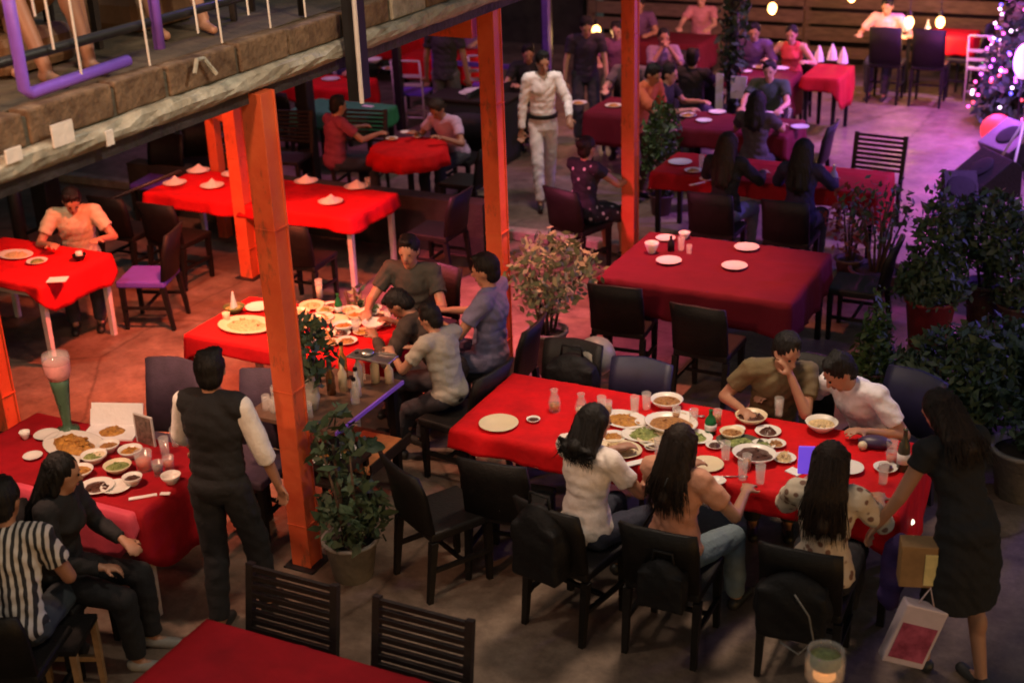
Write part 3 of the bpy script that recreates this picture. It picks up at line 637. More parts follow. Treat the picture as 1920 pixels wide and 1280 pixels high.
        for i in (0, 1):
            A, E_, Wr = arms[i]
            if sl > 0:
                q1 = A.lerp(E_, min(1, sl)); b.tube([A, A.lerp(q1, .5), q1], [.068*s, .066*s, (.064 if sl <= 1 else .056)*s], 12)
                b.ell(A, (.07*s,)*3)
                if sl > 1: b.cap(E_, E_, .056*s, .056*s); b.tube([E_, E_.lerp(Wr, .5), E_.lerp(Wr, .96)], [.056*s, .05*s, .044*s], 12)
        if fk in ('tee', 'polo', 'elbow', 'long') and not sit: b.tube([Pv+U*.02, Pv-U*.09], [.165*s, .172*s], 16, flat=.78)
        elif not fk in ('tank', 'vest'): b.ell(Pv+U*.0, (.178*s, .14*s, .125*s), B3)
    nm_ = {'dress': 'dress', 'gown': 'dress', 'off': 'blouse', 'vest': 'waistcoat'}.get(fk, 'shirt')
    if fk in ('dress', 'gown'):
        if sit:
            for hp, kn, an in legs: b.cap(hp, kn, .105*s, .085*s)
            b.ell(Pv.lerp((legs[0][1]+legs[1][1])/2, .5), (.17*s, .25*s, .075*s))
        else: b.tube([Pv+U*.05, Pv-Vector((0, 0, .15)), Pv-Vector((0, -.02, .42*s))], [.175*s, .20*s, .225*s], 20, flat=.75)
    if fk == 'vest':
        b2 = MB(); b2.cap(sh[0], sh[1], .064*s, .064*s); b2.ell(tors[4][0], [v+.008 for v in tors[4][1]], B3)
        for i in (0, 1):
            A, E_, Wr = arms[i]; b2.ell(A, (.062*s,)*3); b2.tube([A, A.lerp(E_, .5), E_, E_.lerp(Wr, .3)], [.060*s, .060*s, .058*s, .056*s], 12)
        b2.tube([neck-U*.045*s, neck+U*.012*s], [.082*s, .070*s], 14)
        bake(b2.build('shirt', cloth('white', (.78, .76, .74)), t), .012, 2, .002)
        b.ell(Pv, (.172*s, .14*s, .10*s), B3); b.ell(chest, [v+.030 for v in tors[4][1]], B3); b.cap(sh[0].lerp(sh[1], .12), sh[1].lerp(sh[0], .12), .084*s, .084*s)
    if fk == 'long' or fk == 'polo' or fk == 'elbow': b.tube([neck-U*.05*s, neck+U*.005*s], [.085*s, .068*s], 14)
    bake(b.build(nm_, m, t), max(.010, vox*.9), 2, .003 if fk == 'vest' else .0048, freq=27)
    # bottom
    bk, bc = bot[0], bot[1]
    if fk not in ('dress', 'gown') and bk != 'none':
        b = MB(); b.ell(Pv-U*.01, ((hipw+.014)*s, .128*s, .115*s), B3)
        for hp, kn, an in legs:
            b.ell(hp, (.094*s,)*3); en = an if bk == 'trousers' else None
            if bk == 'trousers': b.tube([hp, kn], [.094*s, .076*s], 12); b.ell(kn, (.076*s,)*3); b.tube([kn, kn.lerp(an, .5), kn.lerp(an, .97)], [.076*s, .070*s, .058*s], 12)
            else: b.tube([hp, hp.lerp(kn, .93)], [.096*s, .082*s], 12)
        bake(b.build(bk, cloth('%s_%.2f_%.2f_%.2f' % ((bk,)+tuple(bc)), bc), t), max(.010, vox*.9), 2, .004, freq=24)
    if shoes:
        for hp, kn, an in legs:
            b = MB().ell(an+Vector((0, -.02, -.04)), (.042, .05, .04)).cap(an+Vector((0, -.03, -.048)), an+Vector((0, .145, -.052)), .038, .034)
            bake(b.build('shoe', mat('shoe_%.2f' % shoes[0], shoes, .5), t), .012, 1)
    return t, dict(hc=hc, neck=neck, U=U, arms=arms, chest=chest, F=Fv, X=Xr, P=Pv)

BLK = (.008, .008, .010)
# --- long red table party
person('woman in a plain white tee with short dark hair seated at the red table', -2.70, 6.17, 72, sit=.46, h=1.66, lean=4, head=(-12, 12), top=('tee', (.78, .72, .68)), bot=('trousers', (.03, .035, .06)), hair=('bob', .015, M_hair), vox=.0105, fem=True, skin=0,
       RH=(.17, .40, .80), LH=(-.14, .44, .82))
t, d = person('long haired woman in a peach top with a bag strap across her back', -2.16, 6.14, 80, sit=.46, h=1.64, lean=3, head=(8, 10), top=('tee', (.60, .29, .19)), bot=('trousers', (.16, .22, .26)), hair=('long', .19, M_bhair), vox=.0105, fem=True, skin=0,
       RH=(.24, .36, .80), LH=(-.16, .42, .82), knees=.16)
MB().tube([d['neck']+d['X']*.02-d['F']*.135, d['P']+d['U']*.26-d['F']*.14-d['X']*.06, d['P']+d['U']*.10-d['F']*.12-d['X']*.15], .008, 6).build('bag_strap', M_black, t, True)
person('long haired woman in a floral white blouse at the right of the table', -1.36, 6.22, 96, sit=.46, h=1.66, lean=4, head=(0, 14), top=('elbow', (.7, .62, .5)), bot=('trousers', (.015, .015, .02)), hair=('long', .22, M_bhair), vox=.0105, fem=True, skin=0,
       RH=(.24, .40, .80), LH=(-.12, .42, .90), topm=spot_mat('floral_cotton', (.66, .56, .44), (.20, .10, .07), 17, .26))
person('man in an olive brown shirt resting his cheek on his hand', -2.10, 7.82, -72, sit=.46, h=1.70, lean=18, side=-4, head=(28, 16), top=('tee', (.14, .105, .05)), hair=('short', 0, M_hair), vox=.0105, skin=0,
       RH=(.20, .33, .80), LH=(-.09, .30, 1.02))
person('man in a white open neck shirt with one arm stretched across the table', -1.44, 7.90, -112, sit=.46, h=1.72, lean=32, side=4, head=(-24, 22), top=('polo', (.80, .76, .80)), hair=('short', 0, M_hair), vox=.0105, skin=0,
       RH=(.50, .40, .80), LH=(-.20, .42, .80))
t, d = person('woman in a short black dress bending over the right end of the red table', -.66, 6.34, 140, h=1.66, lean=24, head=(8, 24), top=('dress', BLK), hair=('bob', .12, M_bhair), vox=.0105, fem=True, skin=0,
       RH=(.12, .30, .80), LH=(-.30, .34, .84), shoes=(.03, .03, .03), RF=(.08, -.12, .075), LF=(-.08, .14, .075))
# --- table behind the post
person('young man in a dark shirt facing the camera behind the crowded table', -5.08, 8.42, -82, sit=.46, h=1.70, lean=6, head=(4, 8), top=('tee', (.035, .04, .035)), skin=0, vox=.0115, hair=('short', 0, M_hair))
person('man in a dusty blue shirt seated in profile facing left', -4.30, 8.12, 188, sit=.46, h=1.74, lean=-3, head=(0, 14), top=('tee', (.15, .15, .26)), bot=('shorts', (.13, .13, .22)), skin=0, vox=.0115,
       RH=(.12, .34, .82), LH=(-.14, .36, .84), LF=(-.12, .30, .075), RF=(.12, .42, .075))
person('boy in a pale grey tee leaning over the food with his back half turned', -4.22, 7.36, 165, sit=.50, h=1.42, lean=12, head=(10, 20), top=('tee', (.36, .34, .29)), bot=('trousers', (.03, .03, .035)), skin=0, vox=.0115,
       RH=(.06, .40, .80), LH=(-.16, .38, .84))
person('man in a dark brown jacket bent low over the crowded table', -4.42, 7.72, 180, sit=.46, h=1.62, lean=34, head=(10, 40), top=('long', (.045, .03, .022)), skin=1, vox=.0125, RH=(.16, .52, .80), LH=(-.16, .5, .8))
# --- left foreground
t, d = person('waiter in a black waistcoat over a white shirt standing beside the platter table', -4.50, 5.22, 100, h=1.72, lean=5, head=(22, 10), top=('vest', BLK), bot=('trousers', BLK), skin=0, vox=.0105,
       RH=(.28, .16, .86), LH=(-.30, .30, .95), RF=(.13, .16, .075), LF=(-.06, -.10, .075))
person('man in a black and white striped shirt at the left edge of the picture', -5.00, 4.10, 116, sit=.48, h=1.74, lean=12, head=(-10, 6), top=('tee', (.6, .58, .55)), bot=('trousers', (.03, .04, .05)), skin=1, vox=.0105,
       RH=(.16, .36, .66), LH=(-.14, .38, .66), topm=stripe_mat('striped_cotton', (.015, .015, .018), (.52, .49, .46), 9))
person('dark haired woman in black seated sideways beside the platter table', -5.18, 4.62, 18, sit=.46, h=1.62, lean=8, head=(20, 10), top=('long', BLK), bot=('trousers', BLK), hair=('long', .18, M_hair), fem=True, skin=0, vox=.0115,
       RH=(.12, .30, .66), LH=(-.10, .34, .70), shoes=(.3, .28, .26))
person('man in a pale sleeveless top leaning over the glowing red table at the far left', -8.75, 8.72, -50, sit=.46, h=1.68, lean=18, head=(10, 30), top=('tee', (.55, .47, .33)), skin=0, vox=.0125)
# --- centre back
t, d = person('waiter all in white walking towards the camera with one arm held out', -6.17, 13.1, -62, h=1.72, lean=3, head=(14, 14), top=('long', (.88, .84, .82)), bot=('trousers', (.82, .76, .72)), skin=0, vox=.0125,
       RH=(.27, .04, .86), LH=(-.30, .36, 1.04), LF=(-.07, -.22, .075), RF=(.07, .24, .075))
t.scale = (.88, .9, 1)
MB().tube([d['P']+d['U']*.045, d['P']+d['U']*.085], [.182, .180], 18, flat=.77).build('belt', M_black, t, True)
person('man in black tee and grey trousers standing with his back turned', -8.35, 14.9, 100, h=1.74, lean=2, head=(-10, 10), top=('tee', (.03, .028, .03)), bot=('trousers', (.13, .12, .13)), skin=0, vox=.0135, RH=(.28, .06, .80), LH=(-.30, .10, .82))
person('man in a lilac tee leaning on the small round table', -7.18, 12.98, -105, sit=.44, h=1.62, lean=24, head=(6, 26), top=('tee', (.42, .30, .46)), skin=1, vox=.0125, hair=('short', 0, M_bhair))
person('woman in a black dress with white flowers seated left of the slimmer orange post', -4.98, 11.45, 70, sit=.46, h=1.62, lean=2, head=(0, 6), top=('dress', (.02, .02, .03)), hair=('bun', 0, M_bhair), skin=0, vox=.0125, fem=True, topm=spot_mat('black_floral', (.012, .012, .02), (.55, .52, .55), 12, .16))
person('left of the two dark clad women with long hair seen from behind', -3.76, 11.95, 86, sit=.46, h=1.66, lean=3, head=(0, 8), top=('long', BLK), bot=('trousers', (.2, .22, .3)), hair=('long', .26, M_bhair), skin=0, vox=.0125, fem=True)
person('right of the two dark clad women with long hair, nearest the dance floor', -3.05, 11.98, 92, sit=.46, h=1.64, lean=3, head=(-8, 8), top=('long', (.02, .015, .05)), hair=('long', .24, M_hair), skin=0, vox=.0125, fem=True)
person('diner in a rust orange top reaching an arm down beside the slimmer orange post', -5.32, 13.65, -20, h=1.6, lean=22, head=(0, 20), top=('elbow', (.55, .12, .05)), bot=('trousers', (.1, .05, .03)), skin=0, vox=.0135, RH=(.1, .55, .95), LH=(-.2, .3, .9), hair=('short', 0, M_hair))
person('man in black in profile between the orange post and the white menu strip', -5.45, 14.7, 0, sit=.46, h=1.66, lean=10, head=(0, 10), top=('tee', BLK), skin=0, vox=.0135)
person('woman in lilac print resting her chin on her clasped hands', -6.18, 16.8, -60, sit=.46, h=1.62, lean=8, head=(0, 0), top=('elbow', (.28, .18, .27)), hair=('bun', 0, M_hair), skin=0, vox=.014, fem=True, RH=(.05, .26, 1.05), LH=(-.05, .26, 1.05))
person('person in black with back turned, seated left of the vine covered pole', -5.32, 15.5, 96, sit=.46, h=1.66, head=(0, 10), top=('tee', BLK), skin=0, vox=.014)
person('woman in a red strap top seated under the hanging bulb', -4.65, 17.50, -88, sit=.46, h=1.6, lean=6, head=(0, 10), top=('tank', (.55, .05, .05)), hair=('bun', 0, M_hair), skin=2, vox=.014, fem=True, RH=(.26, .34, .86), LH=(-.26, .34, .86))
person('pale faced diner in violet left of the woman in red', -5.15, 17.48, -80, sit=.46, h=1.62, lean=6, head=(0, 10), top=('elbow', (.10, .05, .16)), skin=2, vox=.014)
person('man in a pink shirt seated high near the fence', -3.84, 19.45, -92, sit=.50, h=1.7, lean=8, head=(0, 16), top=('polo', (.72, .36, .40)), skin=0, vox=.014, RH=(.3, .34, .86), LH=(-.3, .34, .86))
person('standing person in a dark top stooping behind the waiter in white', -6.75, 15.6, -60, h=1.66, lean=14, head=(0, 20), top=('tee', (.03, .02, .045)), skin=2, vox=.014, LH=(-.25, .2, .8))
person('diner in a grey shirt seated right of the waiter in white', -6.1, 15.55, -85, sit=.46, h=1.64, lean=10, head=(0, 12), top=('tee', (.13, .10, .11)), skin=2, vox=.014)
person('diner in dark red seated behind the round table left side', -8.25, 12.15, 60, sit=.46, h=1.6, lean=6, head=(0, 10), top=('tee', (.26, .04, .08)), skin=0, vox=.014)
person('person in purple seated at the back behind the small red table', -7.3, 18.9, -80, sit=.46, h=1.66, lean=6, head=(0, 10), top=('tee', (.12, .05, .13)), skin=0, vox=.015)
for (l, x, y, f_, kw) in (('diner in a dark blue tee in the dark corner under the balcony edge', -10.2, 15.5, -80, dict(top=('tee', (.04, .04, .10)))),
      ('diner in a mauve top at the red table beside the violet rack', -9.4, 17.6, -85, dict(top=('tee', (.25, .14, .25)), skin=2)),
      ('diner in a grey lilac top at the back left table', -11.5, 18.9, -80, dict(top=('tee', (.30, .24, .32)), skin=2)),
      ('diner in black with head bowed left of the white waiter', -7.5, 15.5, -60, dict(top=('tee', BLK), lean=14)),
      ('diner in a plum top between post and waiter in the far middle', -6.9, 17.0, -70, dict(top=('elbow', (.2, .07, .15)), skin=2)),
      ('diner in a pink top at the farthest fence table', -6.6, 19.6, -85, dict(top=('tee', (.5, .2, .22)), skin=2)),
      ('woman with loose hair facing away at the small dark red table', -4.0, 13.72, 95, dict(top=('tee', (.05, .04, .05)), hair=('long', .15, M_hair), fem=True)),
      ('diner in a dark green top behind the small dark red table', -4.3, 15.25, -85, dict(top=('tee', (.03, .06, .04)), skin=2))):
    person(l, x, y, f_, sit=.46, h=1.62, **{**dict(head=(0, 10), vox=.0145, skin=0), **kw})
bt = thing('draped_cabinet', 'low black draped serving table behind the post left of the white waiter', 'cabinet', (-7.75, 14.5, 0)); MB().box(-.5, .5, -.25, .25, 0, .76).build('drape', cloth('black', (.01, .01, .012)), bt, bevel=.02); MB().box(-.52, .52, -.27, .27, .761, .785).build('cabinet_top', M_dwood, bt)
# --- balcony guest whose bare legs show
sb = thing('balcony_stool', 'wooden stool under the balcony guest', 'stool', (-5.32, 5.35, 3.24)); MB().box(-.2, .2, -.2, .2, .40, .44).build('seat', M_dwood, sb)
for sx in (-1, 1):
    for sy in (-1, 1): leg_mb(sx*.16, sy*.16, .4).build('leg', M_dwood, sb)
person('balcony guest of whom only bare legs show behind the violet tubes', -5.32, 5.35, -52, z=3.238, sit=.44, h=1.7, lean=2, top=('tee', (.3, .25, .2)), bot=('shorts', (.25, .17, .10)), skin=0, vox=.0115, shoes=None, LF=(-.2, .35, .075), RF=(.12, .48, .075), RH=(.15, .3, .75), LH=(-.15, .3, .75))
sb2 = dup(sb, (-5.15, 6.5, 3.24), .3, 'wooden stool standing on the balcony behind the white cords')
person('second balcony guest with bare brown legs at the upper left corner', -5.30, 5.02, -18, z=3.238, sit=.22, h=1.7, lean=-8, top=('tee', (.3, .2, .12)), bot=('shorts', (.30, .17, .08)), skin=1, vox=.0115, shoes=None, LF=(-.16, .50, .075), RF=(.10, .56, .075), RH=(.2, .2, .5), LH=(-.2, .2, .5))
person('third balcony guest in tan shorts behind the right violet tube', -5.45, 6.15, -30, z=3.238, sit=.24, h=1.7, lean=-8, top=('tee', (.2, .2, .15)), bot=('shorts', (.16, .13, .06)), skin=0, vox=.0115, shoes=None, LF=(-.2, .52, .075), RF=(.06, .5, .075), RH=(.2, .2, .5), LH=(-.2, .2, .5))
M_wb = mat('tan_brown_leather', (.16, .085, .04), .6, noise=.35, nscale=6, bump=.4, bscale=12)
for i, (x, y) in enumerate(((-5.32, 5.0), (-5.47, 6.15))):
    pf = thing('floor_cushion', ('brown floor cushion under the second balcony guest', 'brown floor cushion under the third balcony guest')[i], 'cushion', (x, y, 3.24)); MB().box(-.26, .26, -.26, .26, 0, .2).build('cushion', M_wb, pf, bevel=.05)
# ------------------------------------------------------------------ table ware
ZT = .752
def heap(r, h, m, parent, sx=1, sy=1, z=.012, n=18, name='food', seed=0):
    rg = np.random.default_rng(seed); b = MB(); vs_ = []; fs = []; R_ = 6
    for j in range(R_):
        q = (j+1)/R_
        for k in range(n):
            a = 2*PI*k/n; rr = r*q*(1+rg.normal(0, .05)); vs_.append((rr*math.cos(a)*sx, rr*math.sin(a)*sy, z+h*(1-q**2)+rg.normal(0, h*.16)*(q < 1)))
    vs_.append((0, 0, z+h)); c = len(vs_)-1
    for j in range(R_-1):
        for k in range(n): fs.append((j*n+k, (j+1)*n+k, (j+1)*n+(k+1) % n, j*n+(k+1) % n))
    for k in range(n): fs.append((c, k, (k+1) % n))
    b.add(vs_, fs)
    for q in range(7):
        a = rg.uniform(0, 6.3); rr = r*.7*math.sqrt(rg.uniform(0, 1)); b.ell((rr*math.cos(a)*sx, rr*math.sin(a)*sy, z+h*.9), (r*.16, r*.11, r*.08), Matrix.Rotation(rg.uniform(0, 3), 3, 'Z'), 6, 4)
    return b.build(name, m, parent, True)
def at_(px, py, z=ZT): p = P(px, py, z); return (p.x, p.y, z)
CNT = [0]
def plate(px, py, label, r=.12, m=None, food=None, sx=1, rz=0, z=ZT, group=None, h=.02):
    t = thing('plate', label, 'plate', at_(px, py, z), rz, group); CNT[0] += 1
    ds = MB().lathe([(r*.5, 0), (r*.62, .002), (r*.95, .016), (r, .020), (r*.97, .021), (r*.66, .008), (0, .006)], 28, sx=sx).build('dish', m or M_china, t, True)
    if food: heap(r*.66, h, food, ds, sx, 1, .008, seed=CNT[0])
    return t
def bowl(px, py, label, r=.09, m=None, food=None, sx=1, rz=0, z=ZT, hh=.055, group=None):
    t = thing('bowl', label, 'bowl', at_(px, py, z), rz, group); CNT[0] += 1
    ds = MB().lathe([(r*.45, 0), (r*.5, .004), (r*.85, hh*.6), (r, hh), (r*.95, hh+.002), (r*.80, hh*.6), (r*.4, .012), (0, .010)], 26, sx=sx).build('dish', m or M_china, t, True)
    if food: heap(r*.82, hh*.22, food, ds, sx, 1, hh*.62, seed=CNT[0])
    return t
def glass(px, py, label, r=.032, h=.13, drink=None, z=ZT, m=None, group=None):
    t = thing('glass', label, 'glass', at_(px, py, z), 0, group)
    ds = MB().lathe([(r*.8, 0), (r, h), (r*.92, h), (r*.72, .008), (0, .008)], 16).build('tumbler', m or M_glass, t, True)
    if drink: MB().lathe([(r*.70, .010), (r*.82, h*.6), (0, h*.6)], 14).build('drink', drink, ds, True)
    return t
def bottle(px, py, label, m=None, h=.24, r=.033, z=ZT, cap_=None):
    t = thing('bottle', label, 'bottle', at_(px, py, z))
    MB().lathe([(r, 0), (r*1.02, h*.5), (r*.9, h*.62), (r*.38, h*.78), (r*.34, h*.96), (r*.42, h*.965), (r*.4, h)], 16).build('bottle_body', m or M_grnglass, t, True)
    MB().lathe([(r*1.04, h*.18), (r*1.05, h*.42), (r*1.02, h*.42)], 16).build('paper_label', cap_ or M_nap, t, True); return t
def napkin(px, py, label, z=ZT, w_=.16, d_=.035, rz=0):
    o_ = MB().box(-w_/2, w_/2, -d_/2, d_/2, 0, .008).build('napkin', M_nap, None, loc=at_(px, py, z), bevel=.003); o_.rotation_euler.z = rz; tag(o_, label, 'napkin'); return o_
def cone_nap(px, py, label, r=.085, h=.085):
    t = thing('place_setting', label, 'place setting', at_(px, py), rng.uniform(0, 3), 'plates with folded napkins on the long table')
    MB().lathe([(.06, 0), (.115, .016), (.12, .02), (.115, .021), (.07, .008), (0, .006)], 24).build('plate', M_china, t, True)
    N = 16; b = MB(); vs_ = [(r*(1+.18*(k % 2))*math.cos(2*PI*k/N), r*(1+.18*(k % 2))*.8*math.sin(2*PI*k/N), .010) for k in range(N)]+[(r*.45*(1+.1*(k % 2))*math.cos(2*PI*k/N), r*.4*math.sin(2*PI*k/N), h*.62) for k in range(N)]+[(.01, 0, h)]
    b.add(vs_, [(k, (k+1) % N, N+(k+1) % N, N+k) for k in range(N)]+[(N+k, N+(k+1) % N, 2*N) for k in range(N)]); b.build('folded_napkin', M_nap, t)
# long red party table
plate(935, 797, 'empty cream plate at the left end of the long red table', .125, M_creamchina)
bowl(1000, 790, 'small sauce dish right of the empty cream plate', .045, None, M_food5, hh=.02)
def jar(px, py, label, m):
    t = thing('glass_jar', label, 'jar', at_(px, py)); MB().lathe([(.035, 0), (.042, .06), (.03, .10), (.02, .13), (.026, .15), (.022, .15), (.016, .13), (.03, .06), (0, .01)], 18).build('jar_body', M_glass, t, True)
    MB().lathe([(.028, .012), (.034, .05), (0, .055)], 14).build('candle', m, t, True)
jar(1040, 770, 'clear glass carafe near the far edge of the long red table', M_amber); jar(1090, 778, 'second glass carafe nearer the head of the woman in the white tee', M_creamchina)
for (x, y, l) in ((1128, 775, 'tumbler between the carafe and the long platter'), (1190, 775, 'tall straight tumbler left of the soup bowl'), (1212, 768, 'tall tumbler touching the soup bowl side'), (1360, 862, 'tumbler beside the cream saucer'), (1392, 898, 'tumbler at the near edge in front of the oval white bowl'),
                  (1425, 905, 'tumbler right below the oval white bowl'), (1300, 800, 'tumbler behind the green bottle'), (1655, 905, 'half empty tumbler by the right corner of the red table'), (1460, 778, 'tumbler beside the outstretched hand'), (1235, 855, 'water tumbler behind the head of the peach top woman')): glass(x, y, l, .030, .12, None)
bowl(1250, 762, 'white soup bowl with a ladle at the far edge of the red table', .105, None, M_food1)
plate(1170, 790, 'long white platter of fried food left of the big centre bowl', .12, None, M_food3, sx=1.35, rz=-.2)
bowl(1258, 806, 'big white bowl of orange stew in the middle of the table', .135, None, M_food1, sx=1.25, hh=.06)
plate(1208, 818, 'leafy salad plate left below the stew bowl', .11, None, M_food4, sx=1.3, rz=.3, h=.035)
plate(1240, 832, 'cream platter of noodles in front of the stew bowl', .11, M_creamchina, M_food2, sx=1.4, rz=-.1)
plate(1300, 822, 'plate of rice and greens right of the stew bowl', .10, None, M_food4, sx=1.2)
bottle(1332, 812, 'green bottle standing among the dishes of the red table', M_grnglass, .16, .035)
bowl(1372, 820, 'small cream bowl right of the green bottle', .075, M_creamchina, M_food1, hh=.045)
bowl(1408, 792, 'cream bowl of meat near the olive shirted man', .10, M_creamchina, M_food5)
plate(1440, 812, 'small plate with dark dip near the stretched arm', .08, None, M_food5)
plate(1388, 832, 'dark serving dish between the cream bowl and the oval bowl', .10, mat('dark_glazed_dish', (.07, .07, .045), .3), M_food4, sx=1.5)
bowl(1414, 862, 'oval white bowl of dark soup near the front edge', .115, None, M_food5, sx=1.15, hh=.05)
plate(1470, 862, 'small plate with a paper cup right of the oval bowl', .07, None, M_food2, h=.04)
plate(1160, 846, 'dish of fried noodles in front of the woman in the white tee', .12, M_creamchina, M_food2, sx=1.2, h=.035)
plate(1150, 822, 'small plate hidden partly by the white tee woman', .08, None, M_food3)
bowl(1222, 842, 'tiny sauce saucer near the folded napkin', .045, None, M_food5, hh=.02)
plate(1325, 874, 'round cream plate right of the peach top woman', .10, M_creamchina)
plate(1430, 838, 'small side plate of greens behind the oval bowl', .075, None, M_food4)
napkin(1192, 868, 'long folded white napkin between two seated women', .752, .20, .05, .85)
bowl(1540, 806, 'white bowl in front of the man in the white shirt', .10, None, M_food2, hh=.06)
for (x, y, r_, f_, l) in ((1118, 800, .06, M_food5, 'small dark dip dish left of the fried platter'), (1205, 795, .05, None, 'tiny white saucer between platter and salad'), (1278, 782, .06, M_food2, 'small dish tucked behind the stew bowl'), (1340, 838, .055, M_food5, 'sauce saucer in front of the green bottle'),
        (1455, 835, .06, M_food1, 'small stew dish under the stretched arm'), (1382, 808, .05, None, 'little white cup plate between the cream bowls'), (1285, 850, .06, M_food3, 'fried piece dish behind the peach top woman'), (1345, 905, .05, None, 'small saucer at the near table edge'), (1590, 880, .09, None, 'clean white plate in front of the floral blouse sleeve'), (1660, 880, .07, M_food5, 'small dish near the banded bottle')):
    plate(x, y, l, r_, None, f_)
for (x, y, l) in ((1268, 790, 'tumbler behind the big stew bowl'), (1140, 778, 'tumbler at the left end of the fried platter'), (1345, 795, 'tumbler right of the green bottle'), (1400, 880, 'short tumbler left under the oval bowl')): glass(x, y, l, .028, .10, M_amber)
for (x, y, a, l) in ((1305, 865, .2, 'crumpled paper napkin beside the cream plate'), (1490, 885, -.4, 'crumpled paper napkin near the phone'), (1112, 835, .6, 'small paper napkin by the noodle dish')): napkin(x, y, l, .752, .09, .07, a)
ph = thing('phone', 'phone held up left of the floral blouse woman, violet light put in as glow', 'phone', tuple(P(1512, 862, .98)), .35)
MB().box(-.045, .045, -.006, .006, -.085, .085).build('phone_case', mat('violet_glow_phone', (.13, .06, .6), .3, emis=(.25, .1, 1), estr=.55), ph, bevel=.004); MB().box(-.04, .04, .0062, .008, -.078, .078).build('screen', mat('screen', (.3, .2, .8), .2, emis=(.4, .3, 1), estr=.8), ph)  # case emission stands in for violet light falling on the phone
pc = thing('purse', 'dark beaded purse near the elbow of the man in the white shirt', 'purse', at_(1640, 838), .2); MB().ell((0, 0, .035), (.10, .055, .04)).build('purse_body', mat('violet_black_leather', (.05, .03, .08), .4), pc, True); MB().ell((-.07, -.05, .03), (.028, .028, .028)).build('pompom', M_creamchina, pc, True)
t = bottle(1692, 880, 'dark banded tall bottle at the right corner of the red table', mat('smoky_bottle', (.10, .10, .07), .2, trans=.2), .26, .035)
glass(1672, 868, 'red glass candle holder beside the banded bottle', .04, .07, M_redsoup)
glass(1672, 846, 'cut glass cup near the standing woman in black', .035, .07, None)
for i, (x, y, a) in enumerate(((1345, 895, .4), (1500, 905, -.5), (1145, 762, -1.0), (1270, 780, .3))):
    o_ = thing('fork', ('fork left of the round cream plate', 'fork near the floral sleeve', 'spoon leaning by the carafe', 'ladle handle beside the soup bowl')[i], 'cutlery', at_(x, y), a); MB().tube([(0, 0, .006), (.13, 0, .008)], .004, 6).ell((.15, 0, .008), (.025, .012, .004), None, 8, 5).build('fork_body', M_steel, o_, True)
# maroon table
plate(1400, 466, 'white plate at the far right of the maroon table', .105); plate(1377, 501, 'white plate in front centre of the maroon table', .105); plate(1254, 491, 'white plate at the left of the maroon table', .105); plate(1248, 449, 'white plate behind the cup on the maroon table', .085)
bowl(1222, 474, 'white cup on the left end of the maroon table', .06, hh=.09); glass(1277, 470, 'tumbler in the cluster of dishes on the maroon table', .03, .12); glass(1292, 476, 'small tumbler at the right of that dish cluster', .025, .08); bowl(1283, 447, 'small white bowl behind the tumbler on the maroon table', .05)
t = thing('condiment_bottle', 'dark condiment bottle on the maroon table', 'bottle', at_(1258, 470)); MB().lathe([(.03, 0), (.03, .07), (.012, .10), (.012, .13)], 14).build('bottle_body', M_black, t, True)
# crowded table behind the post
plate(462, 612, 'leaf lined platter heaped with rice at the left end of the crowded table', .17, M_creamchina, M_food2, sx=1.35, h=.03)
o_ = bowl(440, 586, 'green leaf bowl holding a white paper cone', .085, M_leaf, M_food4); MB().lathe([(.03, .04), (.006, .17), (0, .17)], 12).build('paper_cone', M_nap, o_)
glass(425, 600, 'cream sauce cup beside the green leaf bowl', .03, .06, M_food2, m=M_creamchina); plate(484, 578, 'white plate behind the rice platter', .10)
FN = [M_food1, M_food2, M_food3, M_food4, M_food5, None, M_food3]
lab = ['next to the leaning post', 'with brown stew', 'heaped with crab shells', 'of noodles', 'near the dark shirted man', 'half cleared', 'with fried pieces', 'topped by greens', 'at the far edge', 'pushed against its neighbour', 'by the bent over man', 'near the middle', 'of dark sauce', 'beside the small jug', 'closest to the camera', 'at the right corner', 'under the salad']
k = 0
for (x, y, r_) in ((578, 645, .085), (585, 575, .10), (602, 598, .10), (588, 610, .09), (622, 576, .08), (630, 602, .10), (645, 620, .08), (610, 628, .09), (655, 584, .08), (668, 600, .075), (690, 588, .09), (712, 596, .085), (702, 616, .09), (680, 625, .07), (650, 642, .08), (560, 596, .09), (722, 610, .06)):
    (plate if k % 3 else bowl)(x, y, 'small dish %s on the crowded table behind the post' % lab[k], r_, [None, M_creamchina][k % 2], FN[k % 7]); k += 1
for i, (x, y) in enumerate(((575, 612), (610, 585), (640, 628), (660, 612), (690, 604), (620, 645), (540, 620), (545, 585), (700, 580), (520, 640))):
    plate(x, y, 'extra saucer of scraps %s' % ('just right of the leaning post', 'near the green bottle', 'in front of the jug', 'in the middle right', 'by the dark sleeve', 'at the front edge', 'left behind the post', 'at the back behind the post', 'at the far right edge', 'at the near left')[i], .07, [None, M_creamchina][i % 2], FN[(i+2) % 7], h=.03)
bottle(636, 590, 'olive green bottle standing among the small dishes', M_grnglass, .17, .03); glass(668, 625, 'tumbler at the near edge of the crowded table', .03, .11); glass(600, 560, 'tall glass just right of the leaning post', .03, .16, M_creamchina); glass(728, 604, 'tumbler at the right corner of the crowded table', .03, .1)
